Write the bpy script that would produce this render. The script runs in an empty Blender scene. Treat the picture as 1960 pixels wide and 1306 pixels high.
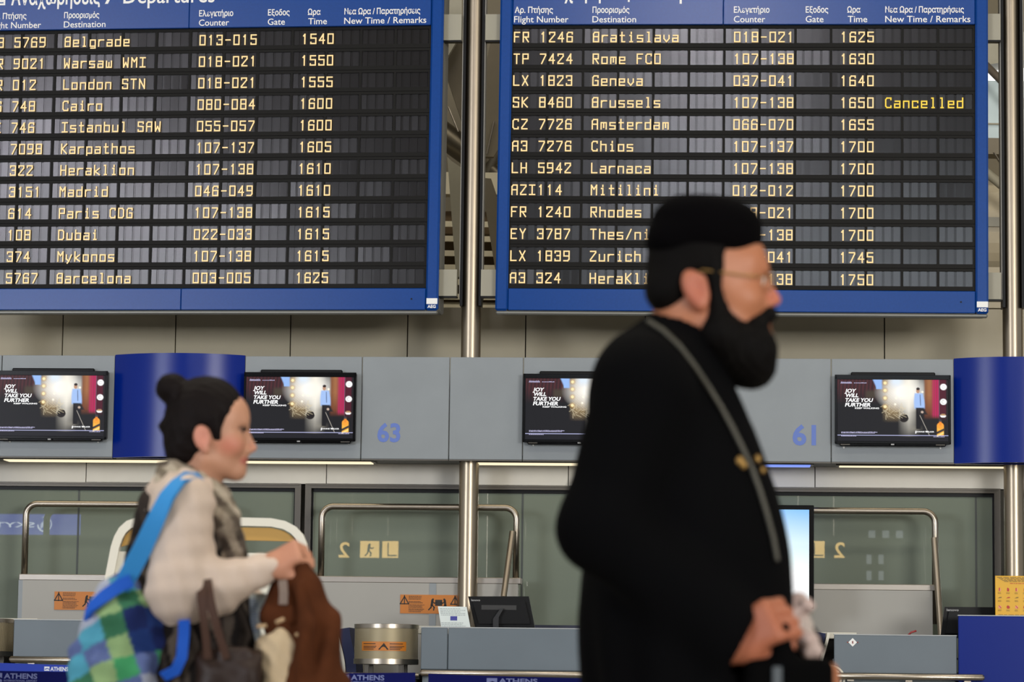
import bpy, math, random
import numpy as np
from mathutils import Vector, Matrix
from mathutils.bvhtree import BVHTree

S = bpy.context.scene
COL = S.collection
random.seed(7)
rng = np.random.RandomState(7)

# ---------------------------------------------------------------- camera
FW, FH, FPX = 1960.0, 1306.0, 5700.0
CAM_Z, HORIZON, ROLL = 0.95, 1310.0, 0.0122
PITCH = math.atan((HORIZON - FH / 2) / FPX)
_F = Vector((0, math.cos(PITCH), math.sin(PITCH)))
_U0 = Vector((0, -math.sin(PITCH), math.cos(PITCH)))
_R = Vector((1, 0, 0)) * math.cos(ROLL) + _U0 * math.sin(ROLL)
_U = _U0 * math.cos(ROLL) - Vector((1, 0, 0)) * math.sin(ROLL)
EYE = Vector((0, 0, CAM_Z))
cam_data = bpy.data.cameras.new('camera')
cam = bpy.data.objects.new('camera', cam_data)
COL.objects.link(cam)
cam_data.sensor_width = 36.0
cam_data.lens = FPX / FW * 36.0
cam_data.clip_end = 300
cam.matrix_world = Matrix(((_R.x, _U.x, -_F.x, EYE.x), (_R.y, _U.y, -_F.y, EYE.y), (_R.z, _U.z, -_F.z, EYE.z), (0, 0, 0, 1)))
cam_data.dof.use_dof = True
cam_data.dof.focus_distance = 19.2
cam_data.dof.aperture_fstop = 5.8
S.camera = cam

# ---------------------------------------------------------------- world, lights, exposure
S.view_settings.view_transform = 'Standard'
S.view_settings.look = 'None'
S.view_settings.gamma = 1.0
S.view_settings.exposure = 0.0
S.view_settings.use_curve_mapping = False
S.cycles.use_denoising = True
S.cycles.max_bounces = 6
w = bpy.data.worlds.new('hall_ambient')
S.world = w
w.use_nodes = True
w.node_tree.nodes['Background'].inputs[0].default_value = (0.94, 0.97, 1.0, 1)
w.node_tree.nodes['Background'].inputs[1].default_value = 0.6


def area(name, loc, rot, sx, sy, power, color):
    l = bpy.data.lights.new(name, 'AREA')
    l.shape = 'RECTANGLE'
    l.size, l.size_y, l.energy, l.color = sx, sy, power, color
    o = bpy.data.objects.new(name, l)
    o.location, o.rotation_euler = loc, rot
    COL.objects.link(o)
    return o


# rows of hall lamps under the roof, and daylight through the high windows of the opposite wall
for i, (x, y) in enumerate(((-8, 13), (0, 13), (8, 13), (-8, 5), (0, 5), (8, 5))):
    area('ceiling_lamp_light', (x, y, 13.4), (0, 0, 0), 4.0, 1.6, 330, (1.0, 0.93, 0.80))
REAR_Y = -14.0
RX = (math.radians(90), 0, 0)
area('window_and_fill_light', (-21.0, REAR_Y + .3, 4.2), RX, 8.0, 4.4, 3500, (0.90, 0.94, 1.0))  # added fill from the left rear, dressed as a low window
area('window_and_fill_light', (13.0, REAR_Y + .3, 4.2), RX, 8.0, 4.4, 4700, (1.0, 0.97, 0.92))
area('window_and_fill_light', (-18.4, REAR_Y + .3, 10.9), RX, 1.7, 2.2, 360, (0.92, 0.88, 1.0))
area('window_and_fill_light', (-15.6, REAR_Y + .3, 9.3), RX, 1.7, 1.0, 190, (0.92, 0.90, 1.0))
area('window_and_fill_light', (-13.3, REAR_Y + .3, 8.2), RX, 1.7, .6, 90, (0.90, 0.90, 1.0))
area('window_and_fill_light', (-1.6, REAR_Y + .3, 10.2), RX, 1.1, 2.0, 180, (0.90, 0.90, 1.0))
area('window_and_fill_light', (-1.75, REAR_Y + .3, 13.1), RX, 1.0, .9, 300, (0.96, 0.92, 1.0))
area('window_and_fill_light', (0.6, REAR_Y + .3, 7.6), RX, 8.0, 1.8, 230, (0.80, 0.90, 1.0))
area('window_and_fill_light', (-16.0, REAR_Y + .3, 7.6), RX, 8.0, 1.8, 120, (0.90, 0.92, 1.0))


# ---------------------------------------------------------------- frames: planes standing in the hall
def ray(px, py):
    return (_F + _R * ((px - FW / 2) / FPX) + _U * ((FH / 2 - py) / FPX)).normalized()


class Frame:
    """local x runs right along the plane, y away from the camera, z up"""
    def __init__(self, px, depth, yaw_deg, roll=0.0, py=653, origin=None):
        d = ray(px, py)
        p = Vector(origin) if origin else EYE + d * (depth / d.y)
        self.M = Matrix.Translation((p.x, p.y, 0)) @ Matrix.Rotation(-math.radians(yaw_deg), 4, 'Z')
        if roll:
            c = Matrix.Translation((0, 0, p.z))
            self.M = self.M @ c @ Matrix.Rotation(roll, 4, 'Y') @ c.inverted()
        self.I = self.M.inverted()

    def at(self, px, py, v=0.0):
        o = self.I @ EYE
        d = self.I.to_3x3() @ ray(px, py)
        q = o + d * ((v - o.y) / d.y)
        return q.x, q.z

    def p3(self, px, py, v=0.0):
        x, z = self.at(px, py, v)
        return Vector((x, v, z))


WORLD = Frame(980, 1.0, 0)
WORLD.M = Matrix.Identity(4)
WORLD.I = Matrix.Identity(4)
W = Frame(905, 19.0, 4.07, py=780)          # check-in line
BR = Frame(0, 0, 4.471, roll=0.00444, origin=(-0.0122, 19.0, 5.0948))         # right departure board
BL = Frame(0, 0, 7.5545, roll=0.0041, origin=(-3.4956, 19.4285, 5.1066))   # left departure board


def reflect_hit(px, py, v, y_plane):
    """where a ray from the camera, mirrored in the plane v of W, meets the plane y = y_plane"""
    h = W.M @ W.p3(px, py, v)
    n = (W.M.to_3x3() @ Vector((0, -1, 0))).normalized()
    d = (h - EYE).normalized()
    r = d - n * (2 * d.dot(n))
    return h + r * ((y_plane - h.y) / r.y)


# ---------------------------------------------------------------- colours and materials
def lin(c):
    c = c / 255.0
    return c / 12.92 if c <= 0.04045 else ((c + 0.055) / 1.055) ** 2.4


def C(r, g, b):
    return (lin(r), lin(g), lin(b), 1.0)


_mats = {}


def mat(name, color, rough=0.5, metal=0.0, spec=0.5, var=0.0, vscale=8.0, bump=0.0, bscale=120.0, emit=None, estr=0.0,
        coat=0.0, attr=None, ior=None, aniso=None):
    if name in _mats:
        return _mats[name]
    m = bpy.data.materials.new(name)
    m.use_nodes = True
    nt = m.node_tree
    b = nt.nodes['Principled BSDF']
    b.inputs['Base Color'].default_value = color
    b.inputs['Roughness'].default_value = rough
    b.inputs['Metallic'].default_value = metal
    b.inputs['Specular IOR Level'].default_value = spec
    b.inputs['Coat Weight'].default_value = coat
    b.inputs['Coat Roughness'].default_value = 0.04
    if ior:
        b.inputs['IOR'].default_value = ior
    b.inputs['Emission Strength'].default_value = estr
    if emit:
        b.inputs['Emission Color'].default_value = emit
    tc = nt.nodes.new('ShaderNodeTexCoord')
    src = None
    if attr:
        a = nt.nodes.new('ShaderNodeAttribute')
        a.attribute_name = attr
        src = a.outputs['Color']
        nt.links.new(src, b.inputs['Base Color'])
        if estr:
            nt.links.new(src, b.inputs['Emission Color'])
    if var:
        n = nt.nodes.new('ShaderNodeTexNoise')
        n.inputs['Scale'].default_value = vscale
        n.inputs['Detail'].default_value = 4
        nt.links.new(tc.outputs['Object'], n.inputs['Vector'])
        mx = nt.nodes.new('ShaderNodeMix')
        mx.data_type = 'RGBA'
        mx.blend_type = 'MULTIPLY'
        mx.inputs[0].default_value = 1.0
        mr = nt.nodes.new('ShaderNodeMapRange')
        mr.inputs['From Min'].default_value = 0.3
        mr.inputs['From Max'].default_value = 0.7
        mr.inputs['To Min'].default_value = 1.0 - var
        mr.inputs['To Max'].default_value = 1.0 + var
        nt.links.new(n.outputs['Fac'], mr.inputs['Value'])
        if src:
            nt.links.new(src, mx.inputs[6])
        else:
            mx.inputs[6].default_value = color
        nt.links.new(mr.outputs['Result'], mx.inputs[7])
        nt.links.new(mx.outputs[2], b.inputs['Base Color'])
    if bump:
        n2 = nt.nodes.new('ShaderNodeTexNoise')
        n2.inputs['Scale'].default_value = bscale
        if aniso:
            mp = nt.nodes.new('ShaderNodeMapping')
            mp.inputs['Scale'].default_value = aniso
            nt.links.new(tc.outputs['Object'], mp.inputs['Vector'])
            nt.links.new(mp.outputs['Vector'], n2.inputs['Vector'])
        else:
            nt.links.new(tc.outputs['Object'], n2.inputs['Vector'])
        bp = nt.nodes.new('ShaderNodeBump')
        bp.inputs['Strength'].default_value = bump
        bp.inputs['Distance'].default_value = 0.004
        nt.links.new(n2.outputs['Fac'], bp.inputs['Height'])
        nt.links.new(bp.outputs['Normal'], b.inputs['Normal'])
    _mats[name] = m
    return m


def emis(name, color, strength):
    return mat(name, (0.02, 0.02, 0.02, 1), 0.4, emit=color, estr=strength)


STEEL = mat('brushed_steel', C(160, 151, 138), 0.32, 1.0, var=.04, vscale=3)
CHROME = mat('polished_steel', C(150, 138, 120), 0.34, 1.0, var=.04, vscale=3)
GREY_PANEL = mat('grey_blue_laminate', C(128, 134, 138), 0.42, 0, 0.35, var=0.05, vscale=3)
COUNTER_GREY = mat('counter_laminate', C(92, 102, 110), 0.42, 0, 0.4, var=0.05, vscale=3)
WARM_GREY = mat('light_grey_laminate', C(150, 148, 142), 0.45, 0, 0.35, var=0.03, vscale=2)
BLUE_PANEL = mat('royal_blue_lacquer', C(1, 30, 116), 0.26, 0, 0.22)
BOARD_BLUE = mat('signal_blue_coating', C(9, 58, 128), 0.24, 0, 0.24, var=0.05, vscale=60)
HEAD_BLUE = mat('signal_blue_header', C(9, 58, 128), 0.22, 0, 0.5, var=0.05, vscale=60)
TILE = mat('beige_cladding', C(172, 163, 141), 0.5, 0, 0.3, var=0.03, vscale=3)
WHITE_WALL = mat('offwhite_laminate', C(198, 195, 188), 0.5, 0, 0.3, var=0.02)
BLACK = mat('black_plastic', C(10, 10, 11), 0.4, 0, 0.18)
BLACK_GLOSS = mat('gloss_black_plastic', C(6, 6, 7), 0.2, 0, 0.2)
DARK = mat('dark_recess', C(22, 21, 19), 0.8, 0, 0.2)
LETTER = mat('white_lettering', C(222, 222, 220), 0.5, 0, 0.3)
BOARD_BLACK = mat('matt_black_frame', C(18, 17, 15), 0.5, 0, 0.12)
GUN = mat('dark_steel_edge', C(84, 80, 74), 0.4, 0.6)


# ---------------------------------------------------------------- mesh building
class MB:
    def __init__(self):
        self.v, self.f = [], []

    def add(self, vs, fs):
        o = len(self.v)
        self.v += [tuple(p) for p in vs]
        self.f += [tuple(i + o for i in f) for f in fs]
        return self

    def box(self, x0, x1, y0, y1, z0, z1, bev=0.0):
        if x0 > x1: x0, x1 = x1, x0
        if y0 > y1: y0, y1 = y1, y0
        if z0 > z1: z0, z1 = z1, z0
        if bev <= 0:
            return self.add([(x0, y0, z0), (x1, y0, z0), (x1, y1, z0), (x0, y1, z0), (x0, y0, z1), (x1, y0, z1), (x1, y1, z1), (x0, y1, z1)],
                            [(0, 3, 2, 1), (4, 5, 6, 7), (0, 1, 5, 4), (1, 2, 6, 5), (2, 3, 7, 6), (3, 0, 4, 7)])
        b = min(bev, (x1 - x0) * .45, (y1 - y0) * .45, (z1 - z0) * .45)
        vs, key = [], {}
        for i, (x, sx) in enumerate(((x0, 1), (x1, -1))):
            for j, (y, sy) in enumerate(((y0, 1), (y1, -1))):
                for k, (z, sz) in enumerate(((z0, 1), (z1, -1))):
                    key[i, j, k, 0] = len(vs); vs.append((x, y + sy * b, z + sz * b))
                    key[i, j, k, 1] = len(vs); vs.append((x + sx * b, y, z + sz * b))
                    key[i, j, k, 2] = len(vs); vs.append((x + sx * b, y + sy * b, z))
        K = key
        fs = []
        for i in (0, 1):
            q = [K[i, 0, 0, 0], K[i, 1, 0, 0], K[i, 1, 1, 0], K[i, 0, 1, 0]]; fs.append(tuple(q if i else q[::-1]))
            q = [K[0, i, 0, 1], K[1, i, 0, 1], K[1, i, 1, 1], K[0, i, 1, 1]]; fs.append(tuple(q[::-1] if i else q))
            q = [K[0, 0, i, 2], K[1, 0, i, 2], K[1, 1, i, 2], K[0, 1, i, 2]]; fs.append(tuple(q if i else q[::-1]))
        for i in (0, 1):
            for j in (0, 1):
                fs.append((K[i, j, 0, 0], K[i, j, 1, 0], K[i, j, 1, 1], K[i, j, 0, 1]))
                fs.append((K[i, 0, j, 0], K[i, 1, j, 0], K[i, 1, j, 2], K[i, 0, j, 2]))
                fs.append((K[0, i, j, 1], K[1, i, j, 1], K[1, i, j, 2], K[0, i, j, 2]))
        for i in (0, 1):
            for j in (0, 1):
                for k in (0, 1):
                    fs.append((K[i, j, k, 0], K[i, j, k, 1], K[i, j, k, 2]))
        return self.add(vs, fs)

    def prism(self, poly, y0, y1):
        """polygon in (x, z), thickness y0..y1"""
        n = len(poly)
        vs = [(x, y0, z) for x, z in poly] + [(x, y1, z) for x, z in poly]
        fs = [tuple(range(n)), tuple(range(2 * n - 1, n - 1, -1))]
        fs += [(i, i + n, (i + 1) % n + n, (i + 1) % n) for i in range(n)]
        return self.add(vs, fs)

    def flat(self, poly, y):
        return self.add([(x, y, z) for x, z in poly], [tuple(range(len(poly)))])

    def rect(self, x0, x1, z0, z1, y):
        return self.flat([(x0, z0), (x1, z0), (x1, z1), (x0, z1)], y)

    def disc(self, cx, cz, r, y, n=20, rz=None):
        rz = rz or r
        return self.flat([(cx + r * math.cos(2 * math.pi * i / n), cz + rz * math.sin(2 * math.pi * i / n)) for i in range(n)], y)

    def tube(self, path, r, n=12, caps=True):
        P = [Vector(p) for p in path]
        rs = r if isinstance(r, (list, tuple)) else [r] * len(P)
        up = None
        rings = []
        for i, p in enumerate(P):
            t = (P[min(i + 1, len(P) - 1)] - P[max(i - 1, 0)]).normalized()
            if up is None:
                up = t.orthogonal().normalized()
            up = (up - t * up.dot(t)).normalized()
            s = t.cross(up)
            rings.append([p + (up * math.cos(2 * math.pi * k / n) + s * math.sin(2 * math.pi * k / n)) * rs[i] for k in range(n)])
        vs = [q for ring in rings for q in ring]
        fs = []
        for i in range(len(P) - 1):
            for k in range(n):
                fs.append((i * n + k, i * n + (k + 1) % n, (i + 1) * n + (k + 1) % n, (i + 1) * n + k))
        if caps:
            fs.append(tuple(range(n))[::-1])
            fs.append(tuple((len(P) - 1) * n + k for k in range(n)))
        return self.add(vs, fs)

    def lathe(self, cx, cy, prof, n=32, a0=0.0, a1=2 * math.pi):
        full = abs(a1 - a0 - 2 * math.pi) < 1e-6
        m = n if full else n + 1
        vs = []
        for r, z in prof:
            for k in range(m):
                a = a0 + (a1 - a0) * k / n
                vs.append((cx + r * math.cos(a), cy + r * math.sin(a), z))
        fs = []
        for i in range(len(prof) - 1):
            for k in range(n):
                k2 = (k + 1) % m
                fs.append((i * m + k, i * m + k2, (i + 1) * m + k2, (i + 1) * m + k))
        return self.add(vs, fs)

    def ball(self, c, r, n=12, sc=(1, 1, 1)):
        prof = []
        vs, fs = [], []
        m = n // 2
        for i in range(m + 1):
            t = math.pi * i / m
            for k in range(n):
                a = 2 * math.pi * k / n
                vs.append((c[0] + sc[0] * r * math.sin(t) * math.cos(a), c[1] + sc[1] * r * math.sin(t) * math.sin(a), c[2] + sc[2] * r * math.cos(t)))
        for i in range(m):
            for k in range(n):
                fs.append((i * n + k, (i + 1) * n + k, (i + 1) * n + (k + 1) % n, i * n + (k + 1) % n))
        return self.add(vs, fs)

    def ribbon(self, path, width, thick, side):
        """flat strap along path; side = direction(s) of its width"""
        P = [Vector(p) for p in path]
        n = len(P)
        vs = []
        for i, p in enumerate(P):
            t = (P[min(i + 1, n - 1)] - P[max(i - 1, 0)]).normalized()
            s = Vector(side[i]) if isinstance(side, list) else Vector(side)
            s = (s - t * s.dot(t)).normalized()
            nn = t.cross(s)
            w_ = width[i] if isinstance(width, list) else width
            for a, b_ in ((-1, -1), (1, -1), (1, 1), (-1, 1)):
                vs.append(p + s * (a * w_ / 2) + nn * (b_ * thick / 2))
        fs = []
        for i in range(n - 1):
            for k in range(4):
                fs.append((i * 4 + k, i * 4 + (k + 1) % 4, (i + 1) * 4 + (k + 1) % 4, (i + 1) * 4 + k))
        fs += [(3, 2, 1, 0), tuple((n - 1) * 4 + k for k in range(4))]
        return self.add(vs, fs)

    def bounds(self):
        a = np.array(self.v)
        return a.min(0), a.max(0)


def mesh_from(name, mb, m, base=(0, 0, 0), smooth=False, colors=None, smooth_angle=None):
    me = bpy.data.meshes.new(name)
    b = Vector(base)
    me.from_pydata([tuple(Vector(p) - b) for p in mb.v], [], mb.f)
    if m:
        me.materials.append(m)
    if smooth or smooth_angle:
        me.polygons.foreach_set('use_smooth', [True] * len(me.polygons))
    if smooth_angle:
        me.set_sharp_from_angle(angle=math.radians(smooth_angle))
    if colors is not None:
        a = me.color_attributes.new('col', 'FLOAT_COLOR', 'POINT')
        c = np.ones((len(me.vertices), 4), np.float32)
        c[:, :3] = colors
        a.data.foreach_set('color', c.ravel())
    me.update()
    return me


def thing(name, label, cat, frame, base, group=None, kind=None):
    o = bpy.data.objects.new(name, None)
    COL.objects.link(o)
    o.empty_display_size = 0.1
    o.matrix_world = frame.M @ Matrix.Translation(Vector(base))
    if label: o['label'] = label
    if cat: o['category'] = cat
    if group: o['group'] = group
    if kind: o['kind'] = kind
    o['_b'] = [float(c) for c in base]
    return o


def part(par, name, mb, m, smooth=False, label=None, colors=None, smooth_angle=None):
    base = par['_b'] if '_b' in par else (0, 0, 0)
    o = bpy.data.objects.new(name, mesh_from(name, mb, m, base, smooth, colors, smooth_angle))
    COL.objects.link(o)
    o.parent = par
    o['_b'] = [float(c) for c in base]
    if label: o['label'] = label
    return o


def single(name, mb, m, frame, label=None, cat=None, group=None, kind=None, smooth=False, colors=None, smooth_angle=None):
    lo, hi = mb.bounds()
    base = ((lo[0] + hi[0]) / 2, (lo[1] + hi[1]) / 2, lo[2])
    o = bpy.data.objects.new(name, mesh_from(name, mb, m, base, smooth, colors, smooth_angle))
    COL.objects.link(o)
    o.matrix_world = frame.M @ Matrix.Translation(Vector(base))
    o['_b'] = [float(c) for c in base]
    if label: o['label'] = label
    if cat: o['category'] = cat
    if group: o['group'] = group
    if kind: o['kind'] = kind
    return o


_txt = {}


def text_geo(s, bold=0.0):
    if (s, bold) in _txt:
        return _txt[s, bold]
    cu = bpy.data.curves.new('t', 'FONT')
    cu.body = s
    cu.resolution_u = 3
    cu.offset = bold
    ob = bpy.data.objects.new('t', cu)
    COL.objects.link(ob)
    me = bpy.data.meshes.new_from_object(ob.evaluated_get(bpy.context.evaluated_depsgraph_get()))
    vs = np.array([tuple(v.co) for v in me.vertices])[:, :2]
    fs = [tuple(p.vertices) for p in me.polygons]
    bpy.data.objects.remove(ob)
    bpy.data.curves.remove(cu)
    bpy.data.meshes.remove(me)
    _txt[s, bold] = (vs, fs)
    return vs, fs


def text(mb, s, x0, x1, zbase, cap, y, bold=0.0, shear=0.0, mirror=False):
    """lettering in the plane y, from x0 to x1, capitals `cap` tall over the baseline"""
    vs, fs = text_geo(s, bold)
    capv, _ = text_geo('H', bold)
    k = cap / (capv[:, 1].max() - capv[:, 1].min())
    lo, hi = vs[:, 0].min(), vs[:, 0].max()
    kx = (x1 - x0) / (hi - lo)
    out = [(x0 + (a - lo) * kx + shear * b * k, y, zbase + b * k) for a, b in vs]
    return mb.add(out, fs)


def ptext(mb, fr, s, px0, px1, pbase, capx, v, bold=0.0, shear=0.0):
    x0, z = fr.at(px0, pbase, v)
    x1, _ = fr.at(px1, pbase, v)
    _, z1 = fr.at(px0, pbase - capx, v)
    return text(mb, s, x0, x1, z, z1 - z, v, bold, shear)


def prect(fr, px0, px1, py0, py1, v):
    """pixel box -> (x0, x1, z0, z1) in the frame"""
    cx, cy = (px0 + px1) / 2, (py0 + py1) / 2
    x0, _ = fr.at(px0, cy, v)
    x1, _ = fr.at(px1, cy, v)
    _, z1 = fr.at(cx, py0, v)
    _, z0 = fr.at(cx, py1, v)
    return x0, x1, z0, z1


def arc(p, q, r_dir, n=6):
    """quarter circle from p to q, leaving p along r_dir"""
    p, q, d = Vector(p), Vector(q), Vector(r_dir)
    c = p + d * (q - p).dot(d)
    e = c - p
    f = q - c
    return [p + e * math.sin(t * math.pi / 2) + f * (1 - math.cos(t * math.pi / 2)) for t in [i / n for i in range(n + 1)]]


# ================================================================ the setting
FLOOR_MAT = mat('polished_floor', C(150, 146, 138), 0.25, 0, 0.5, var=0.05, vscale=1.0)
single('floor', MB().box(-30, 30, REAR_Y, 34, -0.1, 0), FLOOR_MAT, WORLD, kind='structure')
CEIL = mat('hall_ceiling', C(96, 90, 78), 0.8, var=0.05)
single('ceiling', MB().box(-30, 30, REAR_Y, 34, 14.0, 14.2), CEIL, WORLD, kind='structure')
REARM = mat('rear_wall_paint', C(70, 70, 66), 0.8, var=0.04)
single('wall_rear', MB().box(-30, 30, REAR_Y - .3, REAR_Y, 0, 14.0), REARM, WORLD, kind='structure')

# cladding strip of the back wall, with open joints
PV = 1.1
tm = MB()
_, ztile = W.at(905, 589, PV)
_, zlow = W.at(905, 720, PV)
joints = [-560, -333, -107, 120, 336, 556, 780, 1006, 1235, 1464, 1693, 1922, 2150]
for a, b in zip(joints[:-1], joints[1:]):
    xa, _ = W.at(a, 640, PV)
    xb, _ = W.at(b, 640, PV)
    tm.box(xa + .004, xb - .004, PV, PV + .04, zlow - .5, ztile)
xa, _ = W.at(-560, 640, PV)
xb, _ = W.at(2150, 640, PV)
wb = single('wall_back', tm, TILE, W, kind='structure')
part(wb, 'backing', MB().box(xa, xb, PV + .045, PV + .12, zlow - .5, ztile - .02), DARK)

# upper part of the hall behind the boards
UP = mat('upper_wall_paint', C(112, 102, 80), 0.7, var=0.08, vscale=1.5)
single('wall_back_upper', MB().box(-30, 30, 26.0, 26.2, 0, 14), UP, WORLD, kind='structure')

# fascia: z limits
_, ZF1 = W.at(905, 684, 0)
_, ZF0 = W.at(905, 880, 0)
SOFF = mat('soffit_paint', C(74, 76, 70), 0.5)
xa, _ = W.at(-420, 880, 0)
xb, _ = W.at(2300, 880, 0)
single('trim_1', MB().box(xa, xb, .035, .50, ZF0 + .004, ZF0 + .03), SOFF, W, kind='structure')
# white wall strip above the glass
VG = .55
_, zs0 = W.at(905, 929, .5)
sm = MB()
_, zs1 = W.at(905, 886, .5)
wj = [-420, 165, 625, 1088, 1560, 2040, 2300]
for a, b in zip(wj[:-1], wj[1:]):
    x0, _ = W.at(a, 900, .5)
    x1, _ = W.at(b, 900, .5)
    sm.box(x0 + .003, x1 - .003, .5, .53, zs0, ZF0 + .03)
ws = single('wall_check_in', sm, WHITE_WALL, W, kind='structure')
part(ws, 'backing', MB().box(xa, xb, .535, .6, zs0, ZF0 + .03), DARK)

# glass partitions behind the counters
GLASS = mat('tinted_partition_glass', C(116, 124, 112), 0.0, 0, 0.5, ior=1.6)
GSEAM = mat('glass_joint_seal', C(52, 58, 54), 0.5)


def partition(name, p0, p1, seams):
    x0, _ = W.at(p0, 1000, VG)
    x1, _ = W.at(p1, 1000, VG)
    t = thing(name, None, None, W, ((x0 + x1) / 2, VG, 0), kind='structure')
    _, zt = W.at(905, 929, VG)
    _, zt2 = W.at(905, 938, VG)
    h = zt - zt2
    f = MB()
    f.box(x0, x1, VG - .05, VG + .02, zt2, zt)
    f.box(x0, x0 + .04, VG - .05, VG + .02, 0, zt2)
    f.box(x1 - .04, x1, VG - .05, VG + .02, 0, zt2)
    f.box(x0 + .015, x1 - .015, VG - .058, VG - .05, zt2 + h * .55, zt2 + h * .8)
    part(t, 'frame', f, GUN)
    part(t, 'inner_gasket', MB().box(x0 + .04, x1 - .04, VG - .02, VG + .01, zt2 - .022, zt2).box(
        x0 + .04, x0 + .05, VG - .02, VG + .01, 0, zt2).box(x1 - .05, x1 - .04, VG - .02, VG + .01, 0, zt2), BLACK)
    xs = [x0 + .04] + [W.at(s, 1000, VG)[0] for s in seams] + [x1 - .04]
    for a, b in zip(xs[:-1], xs[1:]):
        part(t, 'glass_pane', MB().box(a + .004, b - .004, VG, VG + .012, .02, zt2 - .005), GLASS)
    if seams:
        sm_ = MB()
        for s in xs[1:-1]:
            sm_.box(s - .006, s + .006, VG - .003, VG + .014, .02, zt2 - .02)
        part(t, 'joint_seal', sm_, GSEAM)


partition('window_1', -420, 577, [150])
partition('window_2', 585, 1914, [1000, 1868])
partition('window_3', 1925, 2300, [])
# wall behind the partitions
x0, _ = W.at(-420, 1000, 1.0)
x1, _ = W.at(2300, 1000, 1.0)
single('wall_behind_glass', MB().box(x0, x1, 1.0, 1.05, 0, zlow), WARM_GREY, W, kind='structure')

# windows of the opposite wall (behind the photographer), lit by the sky
SKYM = emis('bright_sky_pane', (0.85, 0.93, 1.0, 1), 1.6)
FRM = mat('window_frame_grey', C(60, 62, 60), 0.5)


def rear_window(name, x0, x1, z0, z1, nx, nz, y=REAR_Y, m=SKYM):
    t = thing(name, None, None, WORLD, ((x0 + x1) / 2, y, z0), kind='structure')
    f = MB()
    wv = .06
    for i in range(nx + 1):
        x = x0 + (x1 - x0) * i / nx
        f.box(x - wv, x + wv, y, y + .12, z0, z1)
    for i in range(nz + 1):
        z = z0 + (z1 - z0) * i / nz
        f.box(x0, x1, y, y + .1, z - wv, z + wv)
    part(t, 'window_frame', f, FRM)
    part(t, 'pane', MB().box(x0, x1, y + .03, y + .04, z0, z1), m)


a = reflect_hit(1652, 1118, VG, REAR_Y)
b = reflect_hit(1698, 1056, VG, REAR_Y)
rear_window('window_4', min(a.x, b.x), max(a.x, b.x), a.z, b.z, 2, 2)
a = reflect_hit(1656, 1037, VG, REAR_Y)
b = reflect_hit(1735, 1010, VG, REAR_Y)
rear_window('window_5', min(a.x, b.x), max(a.x, b.x), a.z, b.z, 3, 1)
rear_window('fill_window_6', -25.2, -16.8, 1.9, 6.5, 5, 3)  # unseen window added around the left fill light
rear_window('fill_window_7', 8.8, 17.2, 1.9, 6.5, 5, 3)  # unseen too, added to go with the right fill light
rear_window('window_8', -19.4, -17.4, 9.7, 12.1, 2, 2)
rear_window('window_9', -16.6, -14.6, 8.7, 9.9, 2, 1)
rear_window('window_11', -2.2, -1.0, 9.1, 11.3, 1, 2)
rear_window('window_14', -2.2, -1.0, 12.6, 13.7, 1, 1)
rear_window('window_12', -3.6, 4.8, 6.6, 8.6, 6, 1)
rear_window('window_13', -20.2, -11.8, 6.6, 8.6, 6, 1)


# ================================================================ steel columns
def column(px, label, r=.064, v=.165):
    x, _ = W.at(px, 1000, v)
    t = thing('steel_column', label, 'column', W, (x, v, 0), group='steel columns of the check-in hall')
    part(t, 'shaft', MB().lathe(x, v, [(r, .02), (r, 13.95)], 40), CHROME, smooth=True)
    part(t, 'base_collar', MB().lathe(x, v, [(r + .05, 0), (r + .05, .03), (r + .005, .05), (r + .001, .12)], 32), STEEL, smooth_angle=30)
    # black channels that carry the departure boards
    _, z0 = W.at(905, 588, v)
    for s in (-1, 1):
        part(t, 'board_channel', MB().box(x + s * (r - .012), x + s * (r + .006), v - .075, v + .05, z0, 7.5), BLACK)
        part(t, 'channel_edge', MB().box(x + s * (r + .006), x + s * (r + .011), v - .07, v + .05, z0 + .05, 7.5), WARM_GREY)
    return x


POLE_X = column(896.5, 'polished steel column between the two blue departure boards')
POLE2_X = column(1941, 'polished steel column at the right edge, right of the second departure board')
POLE0_X = column(-110, 'steel column just beyond the left departure board')


# ================================================================ departure boards
# letters of the display: strokes on a grid 4 wide, 6 high (y up from the baseline)
def _g(s):
    return [[tuple(float(c) for c in p.split(',')) for p in line.split()] for line in s.split('|')]


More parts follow.
